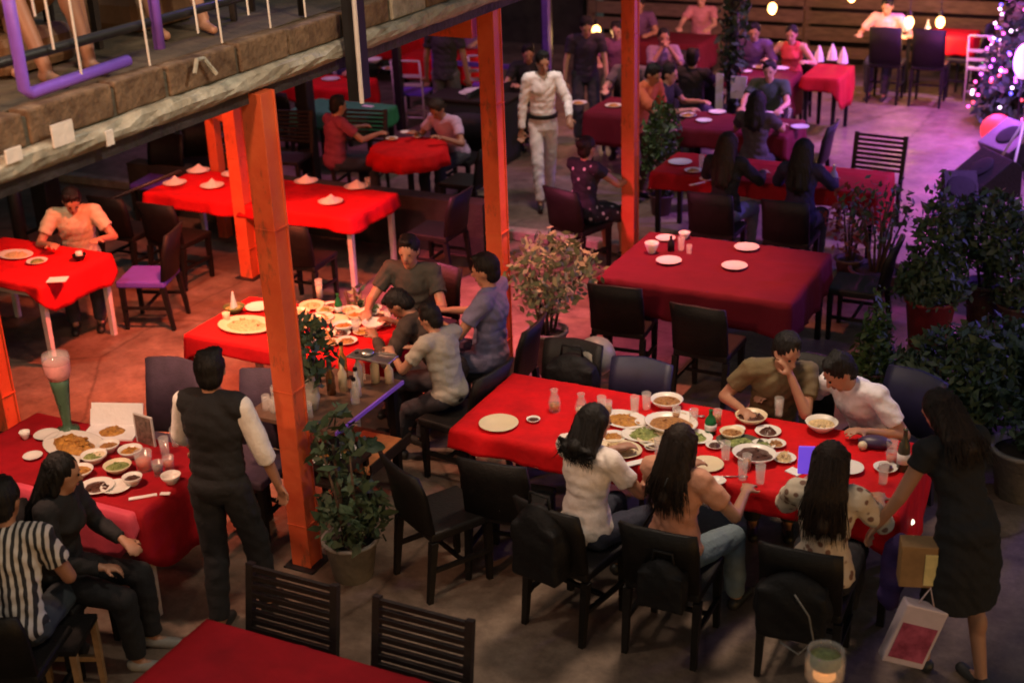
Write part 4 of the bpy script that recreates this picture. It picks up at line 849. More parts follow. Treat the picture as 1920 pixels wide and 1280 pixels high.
# platter table
o_ = plate(140, 838, 'large oval metal platter with a whole fried fish', .16, M_china, None, sx=1.55, rz=-.25); heap(.12, .045, M_food3, o_, 1.5, .8, .012, 24, 'fried_fish', 5)
mb = MB(); mb.ell((.27, 0, .03), (.05, .045, .02)).build('pan_handle', M_creamchina, o_, True)
bx_ = thing('paper_box', 'open white cardboard box behind the fish platter', 'box', at_(210, 812), .35); MB().box(-.17, .17, -.10, .10, 0, .012).build('box_bottom', M_nap, bx_); MB().bar((-.17, .1, .006), (-.17, .14, .1), .34*0+.02, .01).build('box_flap', M_nap, bx_)
MB().box(-.17, .17, -.005, .005, 0, .14, Matrix.Translation((0, .10, .01)) @ Matrix.Rotation(-.35, 4, 'X')).build('box_lid', M_nap, bx_); heap(.07, .02, M_food3, bx_, 1.2, 1, .012)
fr = thing('table_card', 'dark framed menu card standing on the platter table', 'menu card', at_(275, 832), -.1); MB().box(-.07, .07, -.004, .004, .0, .19).build('card', mat('dark_print', (.06, .035, .03), .4, noise=.9, nscale=30, col2=(.3, .2, .16)), fr)
for q in (-.074, .074): MB().box(q-.004, q+.004, -.007, .007, 0, .198).build('frame_side', M_wmetal, fr)
MB().box(-.07, .07, -.007, .007, .19, .198).build('frame_top', M_wmetal, fr)
bowl(150, 892, 'small white bowl of stew nearest the dark haired woman', .085, None, M_food3, hh=.045); bowl(222, 884, 'cream bowl of green soup in the middle of the platter table', .085, M_creamchina, M_food4, hh=.05); plate(182, 915, 'white plate with a half eaten slice near the table edge', .105, None, M_food5, h=.012); plate(218, 916, 'second white plate tucked under the first', .09)
glass(272, 880, 'wide glass of red orange drink beside the waiter', .055, .12, M_redsoup); glass(298, 890, 'dark tumbler right of the red orange drink', .035, .09, M_food5); glass(318, 880, 'pink tinted tumbler at the waiter side', .035, .09, M_redsoup); glass(310, 850, 'clear tumbler behind the pink tinted one', .032, .11); glass(330, 835, 'clear wine cup at the back corner of the platter table', .03, .12)
napkin(268, 932, 'folded white napkin at the right corner of the platter table', .752, .16, .03, .75); napkin(310, 926, 'scrap of white paper beside the folded napkin', .752, .06, .03, .4)
bowl(48, 822, 'small white cup at the left end of the platter table', .035, hh=.05); plate(62, 858, 'small white plate touching the platter handle', .06); plate(100, 868, 'small sauce plate below the fish platter', .06)
for (x, y, r_, f_, l) in ((246, 856, .075, M_food3, 'small plate of fried pieces right of the paper box'), (128, 872, .07, M_food2, 'little plate of rice under the fish platter'), (178, 866, .08, M_food4, 'green salad dish right of the fish platter'), (250, 908, .06, M_food5, 'sauce dish left of the folded napkin'),
        (116, 902, .07, M_food3, 'stew saucer beside the dark haired woman'), (205, 846, .07, M_food1, 'brown dish between paper box and soup bowl'), (88, 818, .08, None, 'white plate at the back left of the platter table'), (322, 905, .06, None, 'small white plate by the waiter hand')):
    (plate if len(l) % 2 else bowl)(x, y, l, r_, None, f_)
vt = thing('drink_tower', 'tall tapered glass drink tower with a pink top beside the fish platter', 'vase', at_(128, 806), 0)
MB().lathe([(.075, 0), (.07, .015), (.03, .03), (.028, .06), (.04, .18), (.055, .30), (.062, .36), (.058, .36), (.04, .19), (0, .07)], 22).build('tower_glass', mat('smoky_green_glass', (.12, .22, .13), .12, noise=.2, trans=.5), vt, True)
MB().lathe([(.064, .362), (.078, .40), (.082, .47), (.072, .48), (0, .475)], 22).build('pink_drink', mat('pink_slush', (.75, .32, .30), .35, trans=.2), vt, True)
MB().lathe([(.0835, .47), (.086, .50), (.080, .53), (.02, .55), (0, .55)], 22).build('tower_lid', M_glass, vt, True)
# glowing red table
plate(30, 480, 'white platter of food at the left edge of the glowing red table', .12, None, M_food2, sx=1.4); plate(70, 492, 'white plate of pieces before the man in the sleeveless top', .09, None, M_food4)
napkin(108, 525, 'square paper napkin on the front of the glowing red table', .752, .16, .12, .5); o_ = bowl(150, 488, 'dark pot with a lit white candle on the glowing red table', .06, M_black, None); MB().lathe([(.03, .02), (.03, .08), (0, .085)], 12).build('candle', M_china, o_, True)
for i, (x, y) in enumerate(((372, 322), (437, 328), (398, 350), (574, 342), (668, 352), (620, 380), (328, 345))):
    cone_nap(x, y, 'plate with a folded white napkin, ' + ('at the far left of the long table', 'just left of the orange posts', 'behind the black chair back', 'right of the nearest orange post', 'at the far right corner', 'at the near right edge', 'at the near left corner')[i])
glass(690, 350, 'small clear glass beside the right hand napkin', .03, .09)
# round table, far tables
for (x, y, r_, f_, l) in ((735, 262, .07, M_food3, 'orange lit dish at the left of the round table'), (760, 250, .06, None, 'white dish at the back of the round table'), (782, 258, .05, M_food3, 'small dish before the lilac shirt man'),
    (1275, 306, .12, None, 'white oval plate at the back of the long haired women table'), (1300, 322, .09, M_food3, 'dish of prawns left of the wine cup'), (1335, 322, .09, M_food3, 'orange dish in the middle before the long haired woman'), (1325, 338, .07, M_food3, 'small dish by the napkin roll'), (1360, 335, .06, None, 'white saucer at the right of that table'),
    (1440, 216, .10, None, 'white plate at the back of the small dark red table'), (1420, 238, .11, None, 'white plate at the front of the small dark red table'), (1320, 228, .09, None, 'white plate left of the vine covered pole'),
    (1425, 128, .10, M_food2, 'dish at the left of the far table'), (1465, 130, .10, None, 'white dish in front of the woman in red'), (1400, 136, .07, None, 'small white dish behind the vine covered pole')):
    plate(x, y, l, r_, None, f_)
glass(1315, 318, 'wine cup on the long haired women table', .03, .15); napkin(1308, 345, 'rolled white napkin at the front of the long haired women table', .752, .18, .03, 1.0); glass(1480, 222, 'thin tumbler on the small dark red table', .02, .12)
plate(620, 150, 'white plate in the dark corner under the balcony edge', .12); bowl(700, 118, 'white bowl on the red cloth beside the violet post', .12); napkin(690, 200, 'white card on the green cloth', .752, .14, .06)
for (x, y, l) in ((1535, 115, 'white napkin fan at the left of the side table'), (1560, 112, 'white napkin fan in the middle of the side table'), (1580, 118, 'white napkin fan at the right of the side table')):
    o_ = thing('napkin_fan', l, 'napkin', at_(x, y, .785)); MB().lathe([(.07, 0), (.05, .10), (.01, .2), (0, .2)], 9).build('fan', M_nap, o_)
for (x, y, z_, l) in ((1738, 68, .84, 'white bottle on the table near the fence'), (1700, 58, .84, 'clear bottle on the table near the fence')): bottle(x, y, l, M_glass, .22, .035, z_)
plate(890, 172, 'stack of white plates on the black draped serving table', .15, z=.79); plate(878, 176, 'white plate at the left end of the black draped serving table', .12, z=.79)
for (x, y, l) in ((1085, 195, 'white plate on the table just behind the waiter'), (1150, 200, 'small white plate left of the slimmer post on the far table'), (730, 130, 'white plate on the red cloth by the violet rack'), (1310, 30, 'white plate on the farthest table'), (1290, 218, 'white plate near the diner in black'), (1345, 212, 'little plate beside the menu strip'), (1500, 240, 'white dish at the right corner of the small dark red table')): plate(x, y, l, .10, None, [None, M_food3][len(l) % 2])
mw = bottle(1562, 352, 'water bottle beside the right long haired woman', mat('milky_water', (.6, .55, .75), .2, trans=.4), .22, .04)
# menu strips on the pole
# ---- serving counter right of the nearest post
ct = thing('serving_counter', 'low serving counter with a violet edge just right of the nearest orange post', 'counter', (-4.72, 6.62, 0))
M_ctop = mat('counter_wood', (.13, .07, .045), .4, noise=.3, nscale=6); MB().box(-.36, .32, -.40, .42, .76, .79).build('countertop', M_ctop, ct, bevel=.004)
MB().box(.321, .335, -.40, .42, .765, .79).build('violet_edge', M_purple, ct); MB().box(-.34, .30, -.38, .40, .36, .385).build('lower_shelf', M_dwood, ct)
for sx in (-.31, .27):
    for sy in (-.35, .37): leg_mb(sx, sy, .36, .05, .05).build('leg', M_black, ct); MB().box(sx-.025, sx+.025, sy-.025, sy+.025, .386, .76).build('upper_leg', M_black, ct)
for i, (x, y, m_, h, r_, l) in enumerate(((-4.55, 6.95, M_creamchina, .2, .03, 'white bottle at the front of the serving counter'), (-4.62, 6.86, M_wmetal, .22, .028, 'pale bottle second in the row on the counter'), (-4.68, 6.76, M_creamchina, .2, .03, 'cream bottle third in the row on the counter'), (-4.55, 6.72, M_wmetal, .18, .03, 'stout pale bottle at the near side of the row'),
        (-4.82, 6.62, M_grnglass, .26, .03, 'green bottle behind the row on the counter'), (-4.78, 6.92, M_amber, .24, .03, 'amber bottle at the far side of the counter'), (-4.66, 6.95, M_glass, .18, .03, 'short clear bottle beside the amber one'), (-4.72, 6.68, mat('brown_bottle', (.12, .05, .02), .2), .22, .03, 'brown bottle in the middle of the counter'),
        (-4.5, 6.62, M_glass, .16, .028, 'small clear bottle nearest the violet edge'), (-4.46, 6.98, M_creamchina, .15, .03, 'squat cream bottle at the far corner of the violet edge'), (-4.9, 6.55, M_glass, .24, .035, 'clear glass bottle behind the leafy vase'), (-4.92, 6.8, mat('blue_black_bottle', (.03, .03, .10), .2), .24, .035, 'dark blue bottle at the back of the counter'), (-4.8, 6.42, mat('orange_pot', (.5, .14, .04), .5), .14, .05, 'orange jar next to the leafy vase'))):
    t = thing('bottle', l, 'bottle', (x, y, .791)); MB().lathe([(r_, 0), (r_, h*.6), (r_*.4, h*.78), (r_*.4, h), (0, h)], 14).build('bottle_body', m_, t, True); MB().lathe([(r_*.5, h+.001), (r_*.5, h+.02), (0, h+.02)], 10).build('stopper', M_black, t)
tr = thing('steel_tray', 'steel tray resting on the bottle row', 'tray', (-4.6, 6.98, 1.02-.01)); 
tr.location = (-4.50, 6.86, 1.013); MB().box(-.16, .16, -.07, .07, 0, .012).build('tray_plate', M_steel, tr, bevel=.004); MB().ell((-.04, 0, .03), (.05, .05, .02)).build('bowl', M_steel, tr, True)
MB().tube([(.02, .05, .02), (.14, .06, .02)], .006).build('tongs', M_steel, tr)
wt = thing('wooden_tray', 'orange wooden tray with greens on the lower shelf', 'tray', (-4.52, 6.75, .387)); 
MB().box(-.16, .2, -.3, .2, 0, .02).build('tray_board', mat('orange_wood', (.62, .22, .08), .5, noise=.3), wt, bevel=.004); MB().box(.2, .215, -.3, .2, 0, .07).build('tray_rim', M_dwood, wt); heap(.10, .05, M_leafd, wt, 1.2, 1, .02)  # board coloured orange
for (x, y, l) in ((612, 862, 'orange lit plate of shrimp in front of the counter'), (640, 846, 'small orange lit saucer beside the shrimp plate')): plate(x, y, l, .10, None, M_food3, z=.50, h=.03)
for i in range(13):
    x, y = -5.0+.085*(i % 5)+rng.uniform(-.02, .02), 6.32+.13*(i//5)+rng.uniform(-.02, .02)
    if abs(x+4.72) < .08 and abs(y-6.45) < .08: continue
    t = thing('glass', 'tumbler', 'glass', (x, y, .791), 0, 'tumblers stored on the serving counter'); t['label'] = '%s tumbler, %s of the %s row stored on the serving counter' % (['clear', 'clear', 'green', 'amber'][i % 4], ['leftmost', 'second', 'third', 'fourth', 'rightmost'][i % 5], ['nearest', 'middle', 'rearmost'][i//5])
    MB().lathe([(.03, 0), (.027, .10), (.024, .10), (.026, .01), (0, .01)], 14).build('tumbler', [M_glass, M_glass, M_grnglass, M_amber][i % 4], t, True)
ss = thing('side_stand', 'small dark stand carrying the orange lit plates', 'stand', tuple(P(622, 858, 0))); q = P(622, 858, .49); ss.location = (q.x, q.y, 0); MB().box(-.2, .2, -.16, .16, .47, .49).build('stand_top', M_dwood, ss)
for sx in (-.17, .17):
    for sy in (-.13, .13): leg_mb(sx, sy, .47, .03, .03).build('leg', M_black, ss)

# ------------------------------------------------------------------ bags
def bag(label, loc, w_, h, d_, m, rz=0, strap=True):
    t = thing('bag', label, 'bag', loc, rz); b = MB().ell((0, 0, h*.48), (w_*.5, d_*.5, h*.5)).box(-w_*.42, w_*.42, -d_*.4, d_*.4, .01, h*.75)
    bake(b.build('bag_body', m, t), .014, 4, .004)
    if strap: MB().tube([(-w_*.2, 0, h*.85), (-w_*.17, 0, h*1.12), (w_*.17, 0, h*1.12), (w_*.2, 0, h*.85)], .010, 6).build('bag_handle', m, t, True)
    return t
M_bag = mat('black_nylon', (.007, .007, .008), .65, spec=.25, noise=.3, bump=.3)
bag('black backpack hanging on the chair of the woman in the white tee', (-2.80, 5.78, .42), .36, .46, .20, M_bag, -.2)
bag('dark backpack on a chair behind the long red table', (-3.50, 7.80, .47), .40, .36, .24, M_bag, .1)
hm = thing('helmet', 'grey rounded helmet behind the dark backpack', 'helmet', (-3.42, 8.02, .62)); MB().ell((0, 0, .1), (.14, .16, .14)).build('shell', mat('grey_shell', (.24, .23, .20), .45), hm, True); MB().box(-.1, .1, .1, .2, .0, .03).build('visor', M_bag, hm, bevel=.01)
bag('black handbag hanging behind the peach top woman', (-2.1, 5.80, .40), .30, .30, .14, M_bag, 0)
t = bag('black handbag with a pale strap hanging behind the floral blouse woman', (-1.42, 5.86, .36), .42, .40, .16, M_bag, .1, False); MB().tube([(.02, -.09, .32), (.10, -.11, .22), (.13, -.11, .08), (.06, -.11, -.02), (-.04, -.10, .03)], .005, 6).build('strap', mat('grey_strap', (.16, .15, .14), .6), t, True)
sbg = thing('shopping_bag', 'tilted white shopping bag with a pink red print beside the standing woman', 'shopping bag', (-.90, 6.10, .20), .45); sbg.scale = (.82, .82, .82)
Mx = Matrix.Rotation(.30, 4, 'Y'); M_pw = mat('white_plastic', (.62, .5, .55), .45, noise=.1)
MB().box(-.14, .14, -.05, .05, 0, .44, Mx).build('bag_body', M_pw, sbg, bevel=.012); MB().box(-.115, .115, -.055, -.051, .05, .31, Mx).build('print_panel', mat('pink_red_print', (.38, .02, .09), .5, noise=.6, nscale=9, col2=(.6, .12, .22)), sbg); MB().tube([Mx @ Vector((-.05, 0, .44)), Mx @ Vector((-.02, 0, .56)), Mx @ Vector((.05, 0, .44))], .006, 6).build('bag_handle', M_pw, sbg, True)
pb = thing('paper_bag', 'brown paper bag with a pale yellow panel held by the woman in black', 'paper bag', (-.88, 6.22, .62), .3); MB().box(-.09, .09, -.06, .06, 0, .24).build('bag_body', mat('kraft_paper', (.30, .17, .07), .8), pb, bevel=.006); MB().box(.03, .09, -.066, -.061, .02, .20).build('yellow_panel', mat('yellow_card', (.7, .58, .25), .7), pb)
pv = thing('violet_scarf', 'dark violet wrap hanging at the right end of the red table', 'scarf', (-1.02, 6.35, .35), 0); bake(MB().ell((0, 0, .2), (.07, .05, .24)).ell((.03, 0, .36), (.06, .05, .1)).build('scarf_body', cloth('violet', (.05, .025, .14)), pv), .014, 3, .01)

# ------------------------------------------------------------------ plants
def leaves(n, shape, size, parent, m, name='foliage', elong=2.2):
    c, r = np.array(shape[1]), np.array(shape[2]); kind = shape[0]; pts = []
    while len(pts) < n:
        q = rng.uniform(-1, 1, (n*3, 3)); d = np.linalg.norm(q, axis=1)
        if kind == 'ell': ok = (d < 1) & (rng.uniform(0, 1, n*3) < .25+.75*d**2)
        elif kind == 'cone': rad = np.hypot(q[:, 0], q[:, 1]); lim = (1-(q[:, 2]+1)/2)**.95*(.9+.0*d); ok = (rad < lim) & (rng.uniform(0, 1, n*3) < .3+.7*(rad/np.maximum(lim, .05)))
        else: ok = d < 1
        w_ = q*3.1; f = np.sin(w_[:, 0]*1.7+c[0]*9)+np.sin(w_[:, 1]*2.1+c[1]*5)+np.sin(w_[:, 2]*2.3+c[2]); ok &= (f > -.9) | (rng.uniform(0, 1, n*3) < .2)
        pts += list(q[ok][:n-len(pts)])
    p = np.array(pts)*r+c+rng.normal(0, .03, (n, 3)); d1 = rng.normal(size=(n, 3)); d1 /= np.linalg.norm(d1, axis=1)[:, None]; d2 = np.cross(d1, rng.normal(size=(n, 3))); d2 /= np.linalg.norm(d2, axis=1)[:, None]
    s = size*rng.uniform(.4, 1.5, n)[:, None]; V = np.stack([p-d1*s*elong/2, p+d2*s/2, p+d1*s*elong/2, p-d2*s/2], 1).reshape(-1, 3)
    me = bpy.data.meshes.new(name); me.from_pydata(V.tolist(), [], [(4*i, 4*i+1, 4*i+2, 4*i+3) for i in range(n)]); me.materials.append(m)
    o_ = bpy.data.objects.new(name, me); COL.objects.link(o_); o_.parent = parent; o_['kind'] = 'stuff'; return o_
def plant(x, y, label, pot_r, pot_h, potm, clouds, m, size=.05, z=0, stems=5, sh=.5, spread=.1, square=False):
    t = thing('potted_plant', label, 'plant', (x, y, z))
    pt = MB().lathe([(pot_r*.72, 0), (pot_r*.95, pot_h*.92), (pot_r*1.05, pot_h*.93), (pot_r*1.05, pot_h), (pot_r*.92, pot_h), (pot_r*.88, pot_h*.86), (0, pot_h*.86)], 24).build('pot', potm, t, True)
    MB().lathe([(pot_r*.885, pot_h*.865), (pot_r*.5, pot_h*.90), (0, pot_h*.88)], 20).build('soil', M_soil, pt, True)
    for k in range(stems):
        a = rng.uniform(0, 6.3); s_ = rng.uniform(.3, 1)*spread; MB().tube([(s_*.4*math.cos(a), s_*.4*math.sin(a), pot_h*.85), (s_*math.cos(a+.3), s_*math.sin(a+.3), pot_h+sh*.5), (s_*1.6*math.cos(a), s_*1.6*math.sin(a), pot_h+sh)], [.014, .010, .005], 6).build('stem', M_bark, t, True)
    for n, shp in clouds: leaves(n, shp, size, t, m)
    return t
plant(-4.30, 9.12, 'loose olive leaved shrub in a square grey pot right of the orange post', .16, .36, M_gpot, [(900, ('ell', (.08, -.05, .88), (.36, .36, .30))), (260, ('ell', (-.08, .1, .62), (.2, .2, .2)))], M_leafp, .034, stems=7, sh=.45, spread=.14)
q = P(655, 1085); plant(q.x, q.y+.05, 'leafy green shrub in a grey pot at the foot of the nearest orange post', .17, .27, M_gpot, [(330, ('ell', (.04, .0, .46), (.22, .22, .22))), (170, ('ell', (-.08, .05, .84), (.14, .14, .26)))], M_leafd, .042, stems=6, sh=.6, spread=.1)
q = P(1640, 545); plant(q.x, q.y, 'sparse twiggy plant in a wide shallow dark pot on the kerb', .24, .22, M_tpot, [(260, ('ell', (0, 0, .72), (.34, .3, .34)))], M_leafd, .032, stems=12, sh=.6, spread=.16)
q = P(1738, 645); plant(q.x, q.y, 'tall conical evergreen in a red pot among the plants on the right', .21, .42, M_rpot, [(2400, ('cone', (0, 0, .98), (.33, .33, .55)))], M_leafd, .034, stems=3, sh=.4)
q = P(1840, 600); plant(q.x, q.y, 'round crowned dark bush beside the conical evergreen', .17, .35, M_tpot, [(2000, ('ell', (0, 0, .80), (.35, .35, .33)))], M_leafd, .036, stems=4, sh=.4)
q = P(1632, 745); plant(q.x, q.y, 'narrow bright green conifer behind the man in the white shirt', .15, .25, M_tpot, [(2000, ('cone', (0, 0, .52), (.22, .22, .42)))], M_leaf, .028, stems=2, sh=.4)
q = P(1775, 860); plant(q.x, q.y, 'large dark bush behind the standing woman in black', .2, .3, M_tpot, [(3400, ('ell', (0, 0, .56), (.40, .40, .40)))], M_leafd, .036, stems=4, sh=.4)
plant(q.x+.62, q.y+.55, 'dark bush at the right edge of the picture', .2, .3, M_tpot, [(3000, ('ell', (0, 0, .56), (.38, .38, .42)))], M_leafd, .038, stems=4, sh=.4)
plant(q.x+.15, q.y+1.0, 'dark bush between the red pot and the large dark bush', .2, .3, M_tpot, [(1200, ('ell', (0, 0, .42), (.28, .28, .25)))], M_leafd, .036, stems=4, sh=.4)
q = P(1912, 925); plant(q.x, q.y, 'grey pot with low leaves at the right edge', .22, .36, M_gpot, [(500, ('ell', (.1, 0, .55), (.25, .25, .2)))], M_leafd, .04)
q = P(1900, 620); plant(q.x, q.y, 'low plant beside the blue lit speaker', .16, .25, M_tpot, [(700, ('ell', (0, 0, .5), (.28, .28, .3)))], M_leafd, .04)
q = P(1580, 560); plant(q.x-.05, q.y+.4, 'wispy red tinged plant at the end of the maroon table', .13, .25, M_tpot, [(240, ('ell', (0, 0, .62), (.22, .22, .32)))], mat('red_tinged_leaf', (.20, .05, .05), .6, noise=.4), .035, sh=.5)
vz = thing('leafy_vase', 'grey white vase with green sprigs on the serving counter', 'vase', (-4.72, 6.45, .791)); MB().lathe([(.04, 0), (.06, .08), (.05, .17), (.035, .22), (.045, .25), (.03, .22), (0, .2)], 18).build('vase', mat('grey_white_glaze', (.45, .43, .38), .35), vz, True); leaves(420, ('ell', (0, 0, .42), (.16, .16, .22)), .035, vz, M_leafd)
plant(-4.86, 13.22, 'tall narrow green shrub just right of the slimmer orange post', .13, .22, M_tpot, [(1500, ('ell', (0, 0, .72), (.17, .17, .52)))], M_leaf, .032, stems=3, sh=.7, spread=.06)
q = P(625, 560, .2); plant(-5.75, 8.6, 'olive grassy plant between table legs behind the crowded table', .1, .2, M_tpot, [(300, ('cone', (0, 0, .5), (.12, .12, .38)))], M_leafp, .04)
lt = leaves(500, ('ell', (0, 0, 0), (.5, .3, .3)), .05, None, M_leafd, 'hedge_foliage'); hq = thing('planter_box', 'small leafy planter behind the orange frame', 'plant', (-10.3, 12.6, 0)); lt.parent = hq; lt.location = (0, 0, .6); MB().box(-.4, .4, -.15, .15, 0, .4).build('planter', mat('orange_box', (.5, .16, .04), .6), hq)
# vine covered pole with menu strips
vp = thing('vine_pole', 'dark pole wrapped in leafy vines with white menu strips hanging on it', 'pole', (-4.82, 15.5, 0)); MB().tube([(0, 0, 0), (0, 0, 3.4)], .06, 10).build('pole', M_bmetal, vp, True)
b = MB(); b.tube([(.09*math.cos(a*1.1), .09*math.sin(a*1.1), a*.11) for a in range(30)], .014, 5).build('vine_stem', M_bark, vp, True)
leaves(900, ('ell', (0, 0, 1.7), (.14, .14, 1.7)), .05, vp, M_leafd)
for (px, y0_, y1_, w_, nm2) in ((1386, 143, 185, .19, 'menu_sheet'), (1350, 138, 235, .09, 'menu_strip')):
    top = P(px, y0_, 1.4); d = _F*FPX+_R*(px-960)-_U*(y0_-640); t_ = (15.36-CP.y)/d.y; a1 = CP+d*t_; d = _F*FPX+_R*(px-960)-_U*(y1_-640); a2 = CP+d*((15.36-CP.y)/d.y)
    MB().box(a1.x+4.82-w_/2, a1.x+4.82+w_/2, -.15, -.14, a2.z, a1.z).build(nm2, M_nap, vp)

# ------------------------------------------------------------------ stage side
def wedge(label, loc, rz, tilt, w_=.55, m=M_bag, s=1):
    t = thing('speaker', label, 'speaker', loc, rz); t.rotation_euler = (tilt, 0, rz)
    b = MB().add([(-w_/2, -.2, 0), (w_/2, -.2, 0), (w_/2, .22, 0), (-w_/2, .22, 0), (-w_/2, -.28, .16), (w_/2, -.28, .16), (w_/2, .10, .42), (-w_/2, .10, .42), (-w_/2, .22, .34), (w_/2, .22, .34)],
      ((0,3,2,1), (0,1,5,4), (4,5,6,7), (7,6,9,8), (8,9,2,3), (0,4,7,8,3), (1,2,9,6,5))); b.build('cabinet', m, t, bevel=.01)
    Mt = Matrix.Translation((0, -.09, .292)) @ Matrix.Rotation(R(34), 4, 'X'); bb_ = MB(); bb_.lathe([(.15, .003), (.13, .012), (.05, .004), (0, .01)], 20); bb_.v = [tuple(Mt @ Vector(v)) for v in bb_.v]; bb_.build('speaker_cone', mat('cone_grey', (.012, .012, .014), .8, spec=.2), t, True); return t
q = P(1850, 365); wedge('black wedge monitor speaker tipped on its corner at the dance floor', (q.x, q.y, .03), -.9, .05, .62)
q = P(1880, 300); wedge('second stage monitor behind with a violet lit top', (q.x+.1, q.y, .03), -.8, 0, .6, mat('grey_cabinet', (.10, .09, .13), .5))
q = P(1795, 400); wedge('small monitor speaker partly hidden by the conical evergreen', (q.x, q.y, .02), .3, 0, .34)
q = P(1935, 350); st = thing('speaker_stack', 'tall loudspeaker at the right edge glowing blue', 'speaker', (q.x+.25, q.y+.3, 0), -.5); MB().box(-.3, .3, -.25, .25, 0, 1.2).build('cabinet', mat('blue_black_cabinet', (.03, .03, .07), .4), st, bevel=.02); MB().box(-.25, .25, -.262, -.251, .08, 1.12).build('grille', mat('grille_metal', (.05, .05, .12), .5, .5, bump=.6, bscale=200), st)
for k, (a, c_) in enumerate((((1868, 350), (1885, 225)), ((1905, 350), (1885, 225)))):
    pass
tp = thing('tripod_stand', 'pale tripod stand at the right edge behind the monitor speakers', 'stand', (q.x-.15, q.y-.1, 0))
MB().tube([(0, 0, .5), (0, 0, 1.4)], .018).build('pole', M_wmetal, tp, True)
for k in range(3): MB().tube([(0, 0, .75), (.42*math.cos(k*2.1+.4), .42*math.sin(k*2.1+.4), .02)], .014).build('leg', M_wmetal, tp, True)
q = P(1898, 235); xt = thing('light_tree', 'small tree covered in magenta, blue and white lights at the right edge', 'light tree', (q.x+.05, q.y, 0)); MB().lathe([(.05, 0), (.05, .3)], 10).build('trunk', M_bark, xt); leaves(2600, ('cone', (0, 0, 1.35), (.62, .62, 1.2)), .07, xt, M_leafd)
LB = [((1, .12, .5), 9), ((.8, .15, .9), 9), ((.12, .1, 1), 10), ((1, .75, .95), 10), ((1, .08, .1), 8)]
for k, (c_, e_) in enumerate(LB):
    mm = mat('tree_bulb_%d' % k, c_, .4, noise=0, emis=c_, estr=e_*.35)
    for j in range(60):
        u = rng.uniform(0, 1); a = rng.uniform(0, 2*PI); zz = .2+2.3*u; rr = .62*(1-(zz-.15)/2.4)**.75*1.02
        if (c_[2] == 1 and c_[0] < .5) and not (.35 < u < .65 or rng.uniform() < .1): continue
        if c_[2] < .2 and u > .3: continue
        MB().ell((rr*math.cos(a), rr*math.sin(a), zz), (.022, .022, .022), None, 6, 4).build('bulb', mm, xt, True)
LTREE = xt
rg_ = MB().lathe([(.26, 0), (.26, .03), (0, .03)], 16)
sl_ = thing('stage_lantern', 'round white pink lamp glowing in front of the light tree', 'lamp', (q.x+.12, q.y-.62, .75)); sl_.scale = (.62, .62, 1); MB().ell((0, 0, .2), (.2, .2, .22)).build('globe', mat('pink_white_glow', (.9, .6, .9), .5, noise=0, emis=(1, .45, .95), estr=1.3), sl_, True); MB().tube([(0, 0, -.62), (0, 0, 0)], .02).build('stand', M_bmetal, sl_, True)
rl_ = thing('red_lantern', 'red glowing lantern on the floor in front of the light tree', 'lamp', (q.x-.05, q.y-1.1, 0)); MB().ell((0, 0, .2), (.2, .18, .2)).build('globe', mat('red_glow', (.8, .05, .06), .5, noise=0, emis=(1, .05, .08), estr=.9), rl_, True)
gl = thing('green_string_lights', 'short row of tiny green lights behind the pale metal chair', 'string lights', (-2.6, 20.2, .35))
for k in range(9): MB().ell((-.3+k*.09, 0, .03*math.sin(k*2)), (.022, .022, .022), None, 6, 4).build('bulb', mat('green_bulb', (.2, 1, .2), .4, noise=0, emis=(.3, 1, .25), estr=3), gl, True)
MB().tube([(-.34, .02, 0), (.46, .02, 0)], .008, 5).build('cable', M_bmetal, gl)

# ------------------------------------------------------------------ lamps
def light(kind, loc, col, power, parent, size=.08, spot=None, aim=None, blend=.7):
    l = bpy.data.lights.new('lamp_light', kind); l.color = col; l.energy = power; l.shadow_soft_size = size
    if kind == 'SPOT': l.spot_size = R(spot); l.spot_blend = blend
    o_ = bpy.data.objects.new('lamp_light', l); COL.objects.link(o_); o_.parent = parent
    o_.location = loc
    if aim is not None: o_.rotation_euler = Vector(aim).to_track_quat('-Z', 'Y').to_euler()
    return o_
M_bulb = mat('warm_bulb', (1, .75, .35), .4, noise=0, emis=(1, .50, .13), estr=9)
for i, (px, py, yy_, l, pw) in enumerate(((1118, 58, 17.2, 'glowing warm bulb just left of the slimmer orange post', 14), (1448, 16, 18.0, 'glowing warm bulb over the woman in red', 26), (1705, 42, 18.9, 'left of the two bright bulbs near the fence', 26), (1763, 42, 19.3, 'right of the two bright bulbs near the fence', 26), (1597, -6, 19, 'warm bulb at the top edge left of the man in pink', 18))):
    d = _F*FPX+_R*(px-960)-_U*(py-640); p = CP+d*((yy_-CP.y)/d.y)
    t = thing('hanging_bulb', l, 'light bulb', tuple(p), 0, 'warm bulbs hanging on a cable'); MB().ell((0, 0, 0), (.06, .06, .075), None, 14, 9).build('glass_bulb', M_bulb, t, True); MB().tube([(0, 0, .08), (0, 0, .15)], .03).build('socket', M_bmetal, t); MB().tube([(0, 0, .15), (0, 0, 3.2-p.z)], .006, 5).build('cord', M_bmetal, t)
    light('POINT', (0, 0, -.12), (1, .55, .2), pw, t, .08)
cb = MB().tube([(-8, 17.0, 3.3), (-5.5, 17.8, 3.18), (-3, 18.8, 3.2), (0, 19.6, 3.3)], .012, 6).build('overhead_cable', M_bmetal); tag(cb, 'dark overhead cable carrying the warm bulbs', 'cable')
